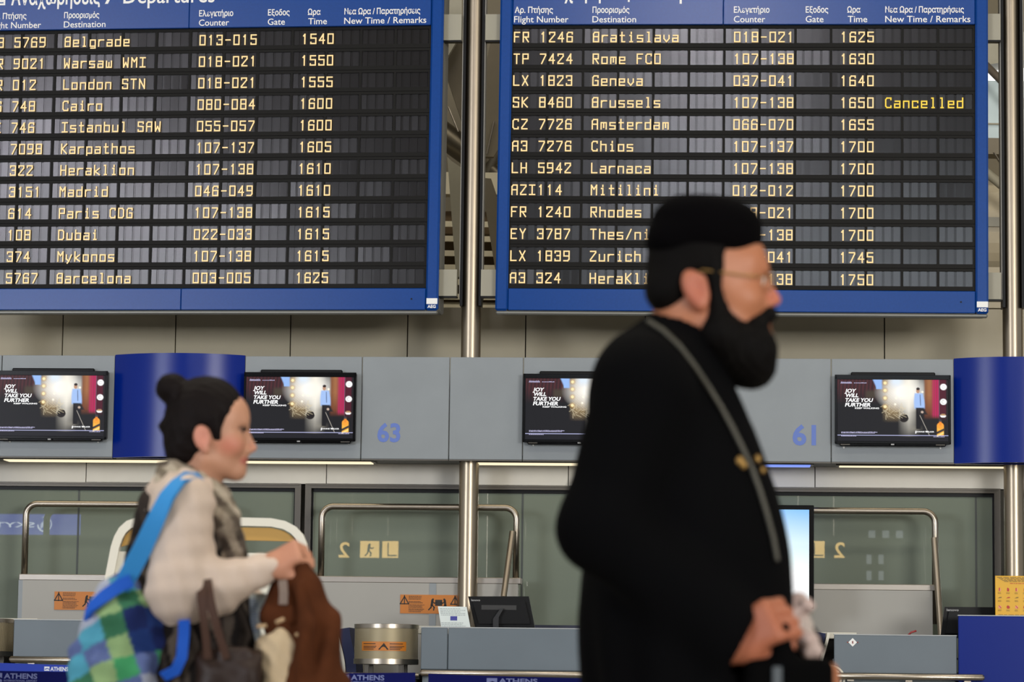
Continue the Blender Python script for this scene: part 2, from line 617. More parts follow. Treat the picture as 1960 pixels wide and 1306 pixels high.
GLYPH = {k: _g(v) for k, v in {
    '0': '0,0 4,0 4,6 0,6 0,0', '1': '1,5 2,6 2,0', '2': '0,5 0,6 4,6 4,4.6 0,0.6 0,0 4,0',
    '3': '0,5 0,6 4,6 4,0 0,0 0,1|1.5,3.2 4,3.2', '4': '3,0 3,6 0,2 4,2', '5': '4,6 0,6 0,3.5 4,3.5 4,0 0,0 0,.8',
    '6': '4,5 4,6 1,6 0,5 0,0 4,0 4,3.2 0,3.2', '7': '0,6 4,6 4,5.2 1,0', '8': '0,0 4,0 4,6 0,6 0,0|0,3.2 4,3.2',
    '9': '4,3 0,3 0,6 4,6 4,1 3,0 0,0', '-': '.3,3 3.7,3', '/': '.3,0 3.7,6',
    'A': '0,0 0,5 1,6 4,6 4,0|0,3 4,3', 'B': '0,0 4,0 4,6 1,6 0,5 0,0|0,3.2 4,3.2', 'C': '4,1 4,0 1,0 0,1 0,5 1,6 4,6 4,5',
    'D': '0,0 3,0 4,1 4,5 3,6 0,6 0,0', 'E': '4,0 0,0 0,6 4,6|0,3.2 3,3.2', 'F': '0,0 0,6 4,6|0,3.2 3,3.2',
    'G': '4,5 4,6 1,6 0,5 0,0 4,0 4,3 2,3', 'H': '0,0 0,6|4,0 4,6|0,3 4,3', 'I': '0,0 4,0|0,6 4,6|2,0 2,6',
    'J': '0,1 0,0 3,0 4,1 4,6', 'K': '0,0 0,6|4,6 .5,3 4,0', 'L': '0,6 0,0 4,0', 'M': '0,0 0,6 2,3.5 4,6 4,0',
    'N': '0,0 0,6 4,0 4,6', 'O': '0,0 4,0 4,6 0,6 0,0', 'P': '0,0 0,6 4,6 4,3 0,3', 'R': '0,0 0,6 4,6 4,3 0,3|1.5,3 4,0',
    'S': '4,5 4,6 0,6 0,3.3 4,3 4,0 0,0 0,1', 'T': '0,6 4,6|2,6 2,0', 'U': '0,6 0,0 4,0 4,6', 'W': '0,6 .3,0 2,3 3.7,0 4,6',
    'X': '0,0 4,6|0,6 4,0', 'Y': '0,6 2,3 4,6|2,3 2,0', 'Z': '0,6 4,6 4,5.2 0,.8 0,0 4,0',
    'a': '.5,4 4,4 4,0 0,0 0,2.2 4,2.2', 'b': '0,6 0,0 4,0 4,4 0,4', 'c': '4,3.2 4,4 0,4 0,0 4,0 4,.8', 'd': '4,6 4,0 0,0 0,4 4,4',
    'e': '4,0 0,0 0,4 4,4 4,2 0,2', 'g': '4,0 0,0 0,4 4,4 4,-1.25 .5,-1.25', 'h': '0,0 0,6|0,4 4,4 4,0', 'i': '1,4 2,4 2,0|1,0 3,0|2,5.2 2,6',
    'k': '0,0 0,6|3.7,4 .5,2 4,0', 'l': '1,6 2,6 2,0|1.2,0 2.8,0', 'm': '0,0 0,4 4,4 4,0|2,4 2,1', 'n': '0,0 0,4 4,4 4,0', 'o': '0,0 4,0 4,4 0,4 0,0',
    'p': '0,-1.25 0,4 4,4 4,0 0,0', 'r': '0,0 0,4|0,3 1.2,4 4,4', 's': '4,4 0,4 0,2.2 4,2 4,0 0,0', 't': '1.6,6 1.6,0 3.8,0|.3,4 3.4,4',
    'u': '0,4 0,0 4,0 4,4', 'v': '0,4 0,2 2,0 4,2 4,4', 'w': '0,4 0,0 4,0 4,4|2,0 2,3', 'y': '0,4 0,1.5 2,0 4,4|2,0 .8,-1.25'}.items()}


def stroke(mb, pts, hw, y):
    for (ax, az), (bx, bz) in zip(pts[:-1], pts[1:]):
        dx, dz = bx - ax, bz - az
        L = math.hypot(dx, dz)
        if L < 1e-9: continue
        dx, dz = dx / L * hw, dz / L * hw
        mb.flat([(ax - dx + dz, az - dz - dx), (bx + dx + dz, bz + dz - dx), (bx + dx - dz, bz + dz + dx), (ax - dx - dz, az - dz + dx)], y)


AMBER = emis('amber_display_segment', (1.0, 0.68, 0.30, 1), 1.10)
YELLOW = emis('yellow_display_segment', (1.0, 0.66, 0.03, 1), 1.0)
FLAP = mat('smoked_display_flap', C(24, 22, 22), 0.17, 0, 0.55)
FLAPGAP = mat('flap_gap', C(20, 18, 16), 0.18, 0, 0.42)

# layout taken from one board, shared by both (metres from the display's lower left corner)
PIT = 0.05708
ROWH = 0.14358
SC = PIT / 16.92
NCOL, NROW = 52, 12
DW, DH = NCOL * PIT + .012, NROW * ROWH

# the first column of the left board lies outside the picture: only what is seen of it
LEFT_ROWS = [(' B 5769', 'Belgrade', '013-015', '1540', ''), (' R 9021', 'Warsaw WMI', '018-021', '1550', ''), (' R 012', 'London STN', '018-021', '1555', ''),
             (' G 748', 'Cairo', '080-084', '1600', ''), (' E 746', 'Istanbul SAW', '055-057', '1600', ''), ('   7098', 'Karpathos', '107-137', '1605', ''),
             ('   322', 'Heraklion', '107-138', '1610', ''), ('   3151', 'Madrid', '046-049', '1610', ''), ('   614', 'Paris CDG', '107-138', '1615', ''),
             ('   108', 'Dubai', '022-033', '1615', ''), ('   374', 'Mykonos', '107-138', '1615', ''), ('   5767', 'Barcelona', '003-005', '1625', '')]
RIGHT_ROWS = [('FR 1246', 'Bratislava', '018-021', '1625', ''), ('TP 7424', 'Rome FCO', '107-138', '1630', ''), ('LX 1823', 'Geneva', '037-041', '1640', ''),
              ('SK 8460', 'Brussels', '107-138', '1650', 'Cancelled'), ('CZ 7726', 'Amsterdam', '066-070', '1655', ''), ('A3 7276', 'Chios', '107-137', '1700', ''),
              ('LH 5942', 'Larnaca', '107-138', '1700', ''), ('AZI114', 'Mitilini', '012-012', '1700', ''), ('FR 1240', 'Rhodes', '018-021', '1700', ''),
              ('EY 3787', 'Thes/niki', '107-138', '1700', ''), ('LX 1839', 'Zurich', '037-041', '1745', ''), ('A3 324', 'HeraKlion', '107-138', '1750', '')]
HEAD = [('Αρ. Πτήσης', 985, 1059, 'Flight Number', 984, 1089), ('Προορισμός', 1135, 1206, 'Destination', 1135, 1219),
        ('Ελεγκτήριο', 1406, 1474, 'Counter', 1406, 1466), ('Εξοδος', 1543, 1586, 'Gate', 1543, 1577), ('Ωρα', 1622, 1647, 'Time', 1623, 1660),
        ('Νεα Ωρα / Παρατηρήσεις', 1694, 1843, 'New Time / Remarks', 1694, 1855)]


def board(fr, x0, z0, rows, label, lean, poles):
    """x0, z0: lower left corner of the display in the frame"""
    x1, z1 = x0 + DW, z0 + DH
    bot, sidew, head = 44 * SC, 24 * SC, .62
    bx0, bx1 = x0 - sidew, x1 + sidew
    bz0, bz1 = z0 - bot, z1 + head
    t = thing('departure_board', label, 'departure board', fr, ((x0 + x1) / 2, .15, bz0), group='departure boards hung between the steel columns')
    part(t, 'cabinet', MB().box(bx0 + .006, bx1 - .006, .03, .27, bz0 + .004, bz1, .01), mat('grey_board_cabinet', C(120, 120, 116), .5))
    part(t, 'bottom_edge', MB().box(bx0 + .004, bx1 - .004, -.012, .03, bz0 - 7 * SC, bz0, .008), mat('grey_edge_strip', C(118, 118, 112), .4, .3))
    part(t, 'side_frame', MB().box(bx0, x0, -.02, .03, bz0, bz1, .012), BOARD_BLUE)
    part(t, 'side_frame', MB().box(x1, bx1, -.02, .03, bz0, bz1, .012), BOARD_BLUE)
    seam = x0 + (1386 - 981) * SC
    for a, b in ((x0 + .002, seam - .001), (seam + .001, x1 - .002)):
        part(t, 'bottom_panel', MB().box(a, b, -.016, .03, bz0 + .003, z0 - .004, .004), BOARD_BLUE)
        part(t, 'header_panel', MB().box(a, b, -.016, .03, z1 + .002, bz1, .004), HEAD_BLUE)
    part(t, 'lock', MB().disc(x0 + (1837 - 981) * SC, z0 - 22 * SC, .006, -.018, 12), BLACK)
    # lettering of the header
    for g, a, b, e, c, d in HEAD:
        hl = MB()
        text(hl, g, x0 + (a - 981) * SC, x0 + (b - 981) * SC, z1 + 23.5 * SC, 11.8 * SC, -.018, .018)
        text(hl, e, x0 + (c - 981) * SC, x0 + (d - 981) * SC, z1 + 4.8 * SC, 12.3 * SC, -.018, .006)
        part(t, 'column_heading', hl, LETTER)
    hl = MB()
    text(hl, 'Αναχωρήσεις', x0 + 2.70 * PIT, x0 + 13.35 * PIT, z1 + 51.5 * SC, 31 * SC, -.018, .02)
    text(hl, '/', x0 + 13.9 * PIT, x0 + 15.2 * PIT, z1 + 51.5 * SC, 31 * SC, -.018, .004)
    text(hl, 'Departures', x0 + 16.1 * PIT, x0 + 26.9 * PIT, z1 + 51.5 * SC, 31 * SC, -.018, .008)
    part(t, 'board_title', hl, LETTER)
    ic = MB().rect(x0 - .3 * PIT, x0 + 2.0 * PIT, z1 + 51 * SC, z1 + 92 * SC, -.018)
    pi = part(t, 'departure_pictogram', ic, LETTER)
    cx, cz = x0 + .85 * PIT, z1 + 71 * SC
    k = SC
    part(pi, 'aircraft', MB().flat([(cx - 15 * k, cz - 9 * k), (cx + 14 * k, cz + 6 * k), (cx + 15 * k, cz + 9 * k), (cx + 10 * k, cz + 9 * k), (cx - 14 * k, cz - 4 * k)], -.019)
         .flat([(cx - 2 * k, cz), (cx + 4 * k, cz - 12 * k), (cx + 8 * k, cz - 10 * k), (cx + 5 * k, cz + 3 * k)], -.019)
         .rect(cx - 16 * k, cx + 16 * k, cz - 16 * k, cz - 14 * k, -.019), BOARD_BLUE)
    # maker's plate in the lower right corner
    mx = x1 + sidew / 2
    part(t, 'maker_plate', MB().box(mx - 10 * SC, mx + 11 * SC, -.024, -.02, bz0 + 12 * SC, bz0 + 23 * SC), LETTER)
    part(t, 'maker_lettering', text(MB(), 'AEG', mx - 8 * SC, mx + 8 * SC, bz0 + 4.5 * SC, 6 * SC, -.0215, .03), LETTER)
    # brackets to the columns
    for px_, s in poles:
        e = bx1 if s > 0 else bx0
        for zc in (z1 - .005, z0 + .035):
            part(t, 'mounting_bracket', MB().box(e - s * .02, px_, .05, .10, zc - 24 * SC, zc + 27 * SC), mat('bracket_grey', C(142, 138, 122), .5))
            part(t, 'bracket_shadow_strip', MB().box(e - s * .02, px_, .055, .11, zc - 27 * SC, zc - 24 * SC), BLACK)  # solid black strip standing in for the shadow under the bracket
    # rows
    for r, cells in enumerate(rows):
        zt = z1 - r * ROWH
        zb = zt - ROWH
        c0, c1 = zt - 5.5 * SC, zt - 34.2 * SC           # flap window
        fm = MB()
        fm.box(x0, x1, .004, .03, zb + .0012, zb + 8.2 * SC)
        fm.box(x0, x1, .004, .03, c0, zt - .0012)
        for mI in range(14):
            xm = x0 + .006 + mI * 4 * PIT
            fm.box(max(x0, xm - 2.6 * SC), min(x1, xm + 2.2 * SC), .0045, .03, zb + .0012, zt - .0012)
        row = part(t, 'display_row', fm, BOARD_BLACK)
        gaps, flaps = MB(), MB()
        gaps.box(x0, x1, .0165, .028, c1, c0)
        for mI in range(13):
            mt, mp = rng.normal(0, .006), rng.normal(0, .006)
            for j in range(4):
                a = x0 + .006 + (mI * 4 + j) * PIT + (2.2 if j == 0 else 0.4) * SC
                b = x0 + .006 + (mI * 4 + j) * PIT + 12.6 * SC
                ty, tz = mt + rng.normal(0, .002), mp + rng.normal(0, .002)
                ys = [.0125 + ty * (sx * (b - a) / 2) + tz * (sz * (c0 - c1) / 2) for sx, sz in ((-1, -1), (1, -1), (1, 1), (-1, 1))]
                flaps.add([(a, ys[0], c1), (b, ys[1], c1), (b, ys[2], c0), (a, ys[3], c0)], [(0, 1, 2, 3)])
        part(row, 'flap_backing', gaps, FLAPGAP)
        part(row, 'flaps', flaps, FLAP)
        for s, col, nm in zip(cells, (0, 9, 25, 37, 42), ('flight_number', 'destination', 'counter_range', 'departure_time', 'remark')):
            am = MB()
            for j, ch in enumerate(s):
                if ch == ' ': continue
                gx = x0 + .006 + (col + j) * PIT + 2.2 * SC
                gz = zb + 10.75 * SC
                for pts in GLYPH[ch]:
                    stroke(am, [(gx + p[0] * 2.45 * SC, gz + p[1] * 3.05 * SC) for p in pts], 1.25 * SC, .003)
            if am.v:
                part(row, nm, am, YELLOW if col == 42 else AMBER, label='yellow lit lettering' if col == 42 else 'amber lit lettering')
    return t


def pole_local(fr, x):
    return (fr.I @ (W.M @ Vector((x, .165, 5)))).x


# the first character of the first row sits at the frame's origin
XD, ZD = -(.006 + .95 * SC), ROWH - 9.5 * SC - NROW * ROWH
board(BR, XD, 5.0948 + ZD, RIGHT_ROWS, 'blue departure board on the right with the yellow Cancelled remark', 0,
      ((pole_local(BR, POLE_X + .075), -1), (pole_local(BR, POLE2_X - .075), 1)))
board(BL, XD, 5.1066 + ZD, LEFT_ROWS, 'blue departure board on the left, its first column cut by the edge', 0,
      ((pole_local(BL, POLE_X - .075), 1), (pole_local(BL, POLE0_X + .075), -1)))


# ================================================================ structures seen between and beside the boards
FB = Frame(905, 22.0, 0)
LOUV = mat('beige_louvre', C(226, 216, 188), 0.5)
# louvred grille
lm = MB()
xa, _ = FB.at(560, 500, 0)
xb, _ = FB.at(1500, 500, 0)
for py in (424, 452, 480, 507, 535, 563, 579):
    _, za = FB.at(905, py, 0)
    _, zb = FB.at(905, py + 12.5, 0)
    lm.add([(xa, 0, za), (xb, 0, za), (xb, -.05, zb), (xa, -.05, zb), (xa, .02, za), (xb, .02, za), (xb, -.03, zb), (xa, -.03, zb)],
           [(0, 1, 2, 3), (7, 6, 5, 4), (0, 4, 5, 1), (3, 2, 6, 7), (0, 3, 7, 4), (1, 5, 6, 2)])
lg = thing('louvre_grille', 'beige louvred grille high on the wall behind the middle steel column', 'grille', FB, ((xa + xb) / 2, 0, 5))
part(lg, 'slats', lm, LOUV)
_, za = FB.at(905, 405, .1)
_, zb = FB.at(905, 600, .1)
part(lg, 'dark_backing', MB().box(xa, xb, .1, .12, zb, za), mat('louvre_shade', C(98, 80, 54), .8))
_, za = FB.at(905, 330, -.05)
_, zb = FB.at(905, 372, -.05)
for q_ in (600, 1460):
    px0_, _ = FB.at(q_, 500, .1)
    part(lg, 'grille_post', MB().box(px0_, px0_ + .1, .02, .1, 0, za), LOUV)
part(lg, 'top_rail', MB().box(xa, xb, -.05, .1, zb, za), LOUV)


def slab(fr, pts, v, th, name, label, cat, m):
    mb = MB().prism([fr.at(a, b, v) for a, b in pts], v, v + th)
    return single(name, mb, m, fr, label, cat)


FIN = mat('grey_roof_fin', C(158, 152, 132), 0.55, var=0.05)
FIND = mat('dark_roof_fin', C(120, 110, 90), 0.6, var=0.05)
TUBE = mat('dull_steel_tube', C(120, 112, 96), 0.38, 0.8)
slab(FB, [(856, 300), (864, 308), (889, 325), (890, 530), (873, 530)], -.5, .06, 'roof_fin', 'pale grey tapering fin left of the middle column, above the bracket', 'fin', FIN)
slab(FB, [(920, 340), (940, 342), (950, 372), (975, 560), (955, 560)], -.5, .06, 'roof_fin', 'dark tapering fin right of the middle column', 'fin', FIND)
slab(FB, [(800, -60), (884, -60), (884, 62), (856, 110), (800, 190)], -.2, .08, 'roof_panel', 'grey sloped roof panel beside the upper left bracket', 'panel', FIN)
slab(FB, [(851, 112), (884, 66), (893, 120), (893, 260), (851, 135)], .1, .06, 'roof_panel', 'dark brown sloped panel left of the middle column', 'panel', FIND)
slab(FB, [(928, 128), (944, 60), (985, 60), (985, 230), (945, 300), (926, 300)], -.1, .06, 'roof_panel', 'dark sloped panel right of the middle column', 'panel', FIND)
for pth, r, lab in (
        (((800, 222), (930, 318)), .10, 'thick dull steel roof strut crossing behind the middle column on the left'),
        (((975, 200), (922, 330)), .09, 'dull steel strut right of the middle column'),
        (((930, 320), (985, 368)), .07, 'short dull steel strut low on the right of the middle column')):
    p = [FB.p3(*q, .3) for q in pth]
    single('roof_strut', MB().tube(p, r, 20), TUBE, FB, lab, 'strut', smooth_angle=40)
for pth in (((858, 205), (877, 252)), ((932, 295), (946, 232))):
    part(lg, 'bright_edge', MB().tube([FB.p3(*q, -.12) for q in pth], .006, 8), STEEL)  # thin tubes standing in for bright edge lines of the roof panels
FR_ = Frame(1915, 22.0, 0)
SKYW = emis('overcast_sky_light', (0.98, 0.99, 1.0, 1), 1.5)
t = thing('window_10', None, None, FR_, FR_.p3(1930, 270, .6), kind='structure')
x0, x1, z0, z1 = prect(FR_, 1800, 2080, 108, 162, .6)
part(t, 'pane', MB().box(x0, x1, .6, .62, z0, z1), SKYW)
x0, x1, z0, z1 = prect(FR_, 1800, 2080, 155, 268, .5)
part(t, 'pale_panel', MB().box(x0, x1, .5, .53, z0, z1), mat('pale_panel', C(176, 190, 190), .4, emit=C(180, 196, 196), estr=.22))  # faint glow put into the pale panel's own material
x0, x1, z0, z1 = prect(FR_, 1800, 2080, 236, 239, .48)
part(t, 'glazing_bar', MB().box(x0, x1, .48, .5, z0, z1), FIN)
BEIGE = mat('beige_duct', C(176, 164, 138), .5, var=.05)
slab(FR_, [(1800, 262), (2080, 268), (2080, 300), (1800, 292)], .2, .2, 'roof_beam', 'brown roof beam under the pale panel, right of the second board', 'beam', FIND)
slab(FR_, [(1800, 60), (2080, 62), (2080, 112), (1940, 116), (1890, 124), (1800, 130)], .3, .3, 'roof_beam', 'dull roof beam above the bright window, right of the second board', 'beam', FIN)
single('roof_strut', MB().tube([FR_.p3(1880, 118, .2), FR_.p3(1990, 228, .2)], .03, 14), mat('brown_strut', C(92, 82, 70), .5), FR_,
       'diagonal brown strut across the bright window', 'strut', smooth=True)
single('roof_strut', MB().tube([FR_.p3(1878, 322, 0), FR_.p3(1990, 415, 0)], .035, 14), FIN, FR_,
       'diagonal pale strut above the beige duct on the right', 'strut', smooth=True)
single('roof_strut', MB().tube([FR_.p3(1902, 292, -.1), FR_.p3(1935, 345, -.1)], .008, 8), STEEL, FR_, 'thin bright rod under the beam on the right', 'rod')
x0, x1, z0, z1 = prect(FR_, 1780, 2080, 335, 520, .4)
dk = thing('ventilation_duct', 'beige curved duct right of the second board', 'duct', FR_, ((x0 + x1) / 2, .6, z0))
dm = MB()
n = 14
rows_ = []
for i in range(n + 1):
    a = math.pi * i / n
    rows_.append((.55 - .22 * math.sin(a), z0 + (z1 - z0) * (1 - math.cos(a)) / 2))
for i in range(n):
    dm.add([(x0, rows_[i][0], rows_[i][1]), (x1, rows_[i][0], rows_[i][1]), (x1, rows_[i + 1][0], rows_[i + 1][1]), (x0, rows_[i + 1][0], rows_[i + 1][1])], [(0, 1, 2, 3)])
dm.box(x0, x1, .55, .6, z0, z1)
part(dk, 'duct_skin', dm, BEIGE, smooth_angle=40)
xx0, xx1, zz0, zz1 = prect(FR_, 1780, 2080, 416, 434, .3)
part(dk, 'joint_band', MB().box(xx0, xx1, .30, .40, zz0, zz1), mat('duct_band', C(134, 130, 116), .5))
x0, x1, z0, z1 = prect(FR_, 1780, 2080, 512, 590, .1)
single('wall_ledge', MB().box(x0, x1, .1, .3, z0, z1), BEIGE, FR_, 'beige wall ledge behind the lower right bracket', 'ledge')


# ================================================================ fascia over the counters
def fx(px, py=780, v=0.0):
    return W.at(px, py, v)[0]


NUM = mat('blue_number_film', C(84, 108, 178), 0.5)


def fascia(p0, p1, label, number=None, bolts=()):
    x0, x1 = fx(p0) + .0025, fx(p1) - .0025
    t = thing('fascia_panel', label, 'panel', W, ((x0 + x1) / 2, 0, ZF0), group='grey fascia panels over the check-in counters')
    part(t, 'panel', MB().box(x0, x1, 0, .03, ZF0, ZF1, .003), GREY_PANEL)
    part(t, 'edge_strip', MB().box(x0, x1, .002, .028, ZF0 - .008, ZF0), GUN)
    if number:
        s, a, b, bl, cp = number
        part(t, 'counter_number', ptext(MB(), W, s, a, b, bl, cp, -.0015, .03), NUM)
    for bx, by in bolts:
        c = W.p3(bx, by, -.004)
        part(t, 'bolt', MB().ball(c, .0075, 10), LETTER, smooth=True)


fascia(-225, 1, 'grey fascia panel cut by the left edge of the picture')
fascia(1, 218, 'grey fascia panel left of the left blue curved panel', bolts=((188, 846), (19, 845)))
fascia(467, 692, 'grey fascia panel right of the left blue curved panel, carrying a screen', bolts=((667, 849), (487, 848)))
fascia(692, 860, 'grey fascia panel with the blue number 63', ('63', 722, 766, 845, 36))
fascia(860, 1001, 'blank grey fascia panel in front of the middle steel column')
fascia(1001, 1228, 'grey fascia panel carrying the screen behind the man', bolts=((1021, 852),))
fascia(1228, 1400, 'grey fascia panel hidden mostly behind the man in black')
fascia(1400, 1591, 'grey fascia panel with the blue number 61', ('61', 1517, 1562, 851, 39))
fascia(1591, 1826, 'grey fascia panel with a screen, left of the right blue curved panel', bolts=((1615, 857), (1800, 858)))


def curved(p0, p1, label):
    x0, x1 = fx(p0), fx(p1)
    wv, sag = x1 - x0, .13
    R = (wv * wv / 4 + sag * sag) / (2 * sag)
    cx, cy = (x0 + x1) / 2, -sag + R - .0
    half = math.asin(wv / 2 / R)
    mb = MB()
    n = 40
    top, bot = ZF1 + .005, ZF0 - .004
    pts = [(cx + R * math.sin(-half + 2 * half * i / n), cy - R * math.cos(-half + 2 * half * i / n)) for i in range(n + 1)]
    pts2 = [(x, min(y + .03, .05)) for x, y in pts]
    vs = [(x, y, bot) for x, y in pts] + [(x, y, top) for x, y in pts] + [(x, y, bot) for x, y in pts2] + [(x, y, top) for x, y in pts2]
    m = n + 1
    fs = []
    for i in range(n):
        fs += [(i, i + 1, m + i + 1, m + i), (2 * m + i + 1, 2 * m + i, 3 * m + i, 3 * m + i + 1), (m + i, m + i + 1, 3 * m + i + 1, 3 * m + i), (i + 1, i, 2 * m + i, 2 * m + i + 1)]
    fs += [(0, m, 3 * m, 2 * m), (n, 2 * m + n, 3 * m + n, m + n)]
    mb.add(vs, fs)
    t = thing('curved_panel', label, 'panel', W, (cx, 0, bot), group='blue curved fascia panels')
    part(t, 'curved_front', mb, BLUE_PANEL, smooth_angle=40)
    part(t, 'backing_box', MB().box(x0 + .01, x1 - .01, .055, .09, bot, top - .01), BLUE_PANEL)


curved(218, 467, 'shiny blue curved panel between two screens, behind the woman')
curved(1826, 2075, 'shiny blue curved panel at the right edge of the picture')

# lamps under the fascia
STRIP = emis('warm_strip_light', (1.0, 0.86, 0.58, 1), 1.05)
STRIPB = emis('blue_strip_light', (0.22, 0.34, 1.0, 1), 0.9)


def strip(p0, p1, label, m=STRIP, v0=.14, v1=.30):
    x0, x1 = W.at(p0, 880, .25)[0], W.at(p1, 880, .25)[0]
    t = thing('strip_light', label, 'lamp', W, ((x0 + x1) / 2, .22, ZF0 - .02), group='strip lights under the fascia')
    part(t, 'housing', MB().box(x0 - .02, x1 + .02, v0 - .015, v1 + .015, ZF0 - .008, ZF0 + .004), GUN)
    part(t, 'diffuser', MB().box(x0, x1, v0, v1, ZF0 - .014, ZF0 - .008, .004), m)
    lp = area('strip_lamp_light', (0, 0, 0), (0, 0, 0), x1 - x0, .06, .7 * (x1 - x0) if m is STRIP else .4 * (x1 - x0), (1.0, .88, .66) if m is STRIP else (.3, .42, 1.0))
    lp.matrix_world = W.M @ Matrix.Translation(((x0 + x1) / 2, (v0 + v1) / 2, ZF0 - .02)) @ Matrix.Rotation(math.radians(25), 4, 'X')


strip(14, 338, 'warm strip light under the fascia, left of the woman')
strip(440, 714, 'warm strip light under the fascia, right of the woman')
strip(888, 1180, 'warm strip light under the fascia, left of the man')
strip(1390, 1551, 'blue strip light under the fascia below the number 61', STRIPB)
strip(1606, 1938, 'warm strip light under the fascia below the right screen', v0=.2, v1=.28)

# ================================================================ the advertising screens
NXS, NYS = 208, 118


def paint_ad():
    X, Y = np.meshgrid(np.linspace(0, 1, NXS), np.linspace(0, 1, NYS))
    img = np.zeros((NYS, NXS, 3))
    img[:] = (.012, .012, .014)

    def soft(d, w_):
        return np.clip(.5 - d / w_, 0, 1)

    def mix(mask, c):
        img[:] = img * (1 - mask[..., None]) + np.array(c) * mask[..., None]

    asp = 1.73
    # dark curtain upper left
    st = .5 + .5 * np.sin(X * 190 + 2 * np.sin(Y * 6))
    mix(soft(Y - .28, .25) * soft(X - .40, .12) * (.35 + .65 * st), (.075, .022, .026))
    mix(soft(np.abs(X - .30) - .045, .03) * soft(np.abs(Y - .24) - .06, .05), (.06, .045, .032))
    # warm scaffolding behind the lamps
    fl = .5 + .5 * np.sin(X * 260) * np.sin(Y * 150 + X * 40)
    mix(soft(np.abs(X - .50) - .07, .06) * soft(Y - .60, .2) * (.45 + .5 * fl), (.42, .30, .15))
    # white glow of the stage
    d = np.sqrt(((X - .60) / 1.0) ** 2 + ((Y - .20) / asp * 1.35) ** 2)
    mix(np.clip(1.3 - d / .21, 0, 1) * .98, (1.0, .97, .90))
    mix(soft(np.abs(X - .645) - .05, .10) * soft(Y - .70, .55) * .8, (.95, .90, .78))
    mix(soft(np.abs(X - .53) - .05, .06) * soft(Y - .10, .12) * .8, (.72, .85, 1.0))
    mix(soft(np.abs(X - .70) - .05, .06) * soft(np.abs(Y - .80) - .02, .10) * .3, (.5, .46, .36))
    # brown and magenta curtains
    st2 = .5 + .5 * np.sin(X * 300)
    mix(soft(.785 - X, .02) * soft(X - .915, .01) * soft(Y - .60, .1), (.16, .05, .022))
    mix(soft(.80 - X, .05) * soft(X - .86, .05) * soft(Y - .40, .3) * .6, (.46, .20, .08))
    mix(soft(.855 - X, .03) * soft(X - .915, .008) * soft(Y - .60, .06) * (.45 + .55 * st2), (.50, .012, .11))
    mix(soft(.915 - X, .004) * soft(Y - .62, .1), (.075, .01, .022))
    mix(soft(.98 - X, .01), (.014, .012, .014))
    mix(soft(np.abs(X - .9165) - .001, .003) * soft(Y - .62, .1) * .7, (.5, .35, .55))
    # floor to black
    # drum kit
    dk_ = np.sqrt(((X - .60) / .042) ** 2 + ((Y - .62) / .072) ** 2)
    mix(soft(dk_ - 1, .1), (.015, .012, .012))
    mix(soft(np.abs(dk_ - 1) - .06, .08) * (Y < .62), (.62, .58, .48))
    for i in range(26):
        a, b, L, th = .41 + .19 * rng.rand(), .42 + .22 * rng.rand(), .02 + .05 * rng.rand(), rng.rand() * 3.14
        u = (X - a) * math.cos(th) * asp + (Y - b) * math.sin(th)
        n_ = -(X - a) * math.sin(th) * asp + (Y - b) * math.cos(th)
        mix(soft(np.abs(n_) - .004, .008) * soft(np.abs(u) - L, .01) * .7, (.70, .60, .40))
    # hanging blue shirt
    mix(soft(np.maximum(np.abs(X - .368) - .035, np.abs(Y - .075) - .08) + .25 * (Y - .05) * (X < .35), .015), (.30, .48, .86))
    # row of lamps
    for cy in (.055, .175, .300, .440):
        d = np.sqrt(((X - .431) * asp) ** 2 + (Y - cy) ** 2)
        mix(np.clip(1.3 - d / .045, 0, 1) * .7, (.55, .33, .10))
        mix(soft(d - .024, .012), (1.0, .83, .46))
    for cx, cy in ((.522, .40), (.575, .30), (.767, .198), (.53, .30)):
        d = np.sqrt(((X - cx) * asp) ** 2 + (Y - cy) ** 2)
        mix(soft(d - .017, .015), (1, .93, .78))
    # the standing figure in a blue shirt with a stick
    mix(soft(np.sqrt(((X - .727) / .016) ** 2 + ((Y - .178) / .042) ** 2) - 1, .25), (.50, .28, .18))
    mix(soft(np.sqrt(((X - .728) / .0165) ** 2 + ((Y - .148) / .022) ** 2) - 1, .25), (.03, .02, .02))
    sh = np.maximum(np.abs(X - .738 - .03 * (Y - .35)) - .036 - .012 * np.sin((Y - .22) * 9), np.abs(Y - .345) - .125)
    mix(soft(sh, .012), (.36, .52, .86))
    mix(soft(np.abs(X - .748 - .02 * (Y - .3)) - .003, .006) * soft(np.abs(Y - .33) - .09, .02), (.05, .07, .14))
    mix(soft(np.maximum(np.abs(X - .730) - .021, np.abs(Y - .63) - .17), .01), (.010, .010, .012))
    mix(soft(np.maximum(np.abs(X - .765 - .3 * (Y - .52)) - .035, np.abs(Y - .51) - .055), .02), (.02, .018, .02))
    mix(soft(np.sqrt(((X - .765) / .012) ** 2 + ((Y - .525) / .02) ** 2) - 1, .4), (.55, .42, .34))
    mix(soft(np.abs(X - (.742 + (Y - .57) * .262)) - .0022, .004) * soft(np.abs(Y - .74) - .165, .01), (.52, .48, .42))
    # white product pictures at the right
    for cx, cy, rx, ry in ((.957, .115, .030, .052), (.956, .357, .030, .050), (.953, .583, .027, .030)):
        d = np.sqrt(((X - cx) / rx) ** 2 + ((Y - cy) / ry) ** 2)
        mix(soft(d - 1, .15), (.92, .92, .92))
        if cy < .2: mix(soft(np.abs(d - .42) - .05, .1) * .6, (.4, .42, .45))
        elif cy < .5: mix(soft(np.abs(d - .5) - .08, .1) * .6 * (X < cx + .01), (.25, .22, .2))
        else: mix(soft(Y - cy + .004, .01) * soft(d - 1, .15), (.45, .25, .1))
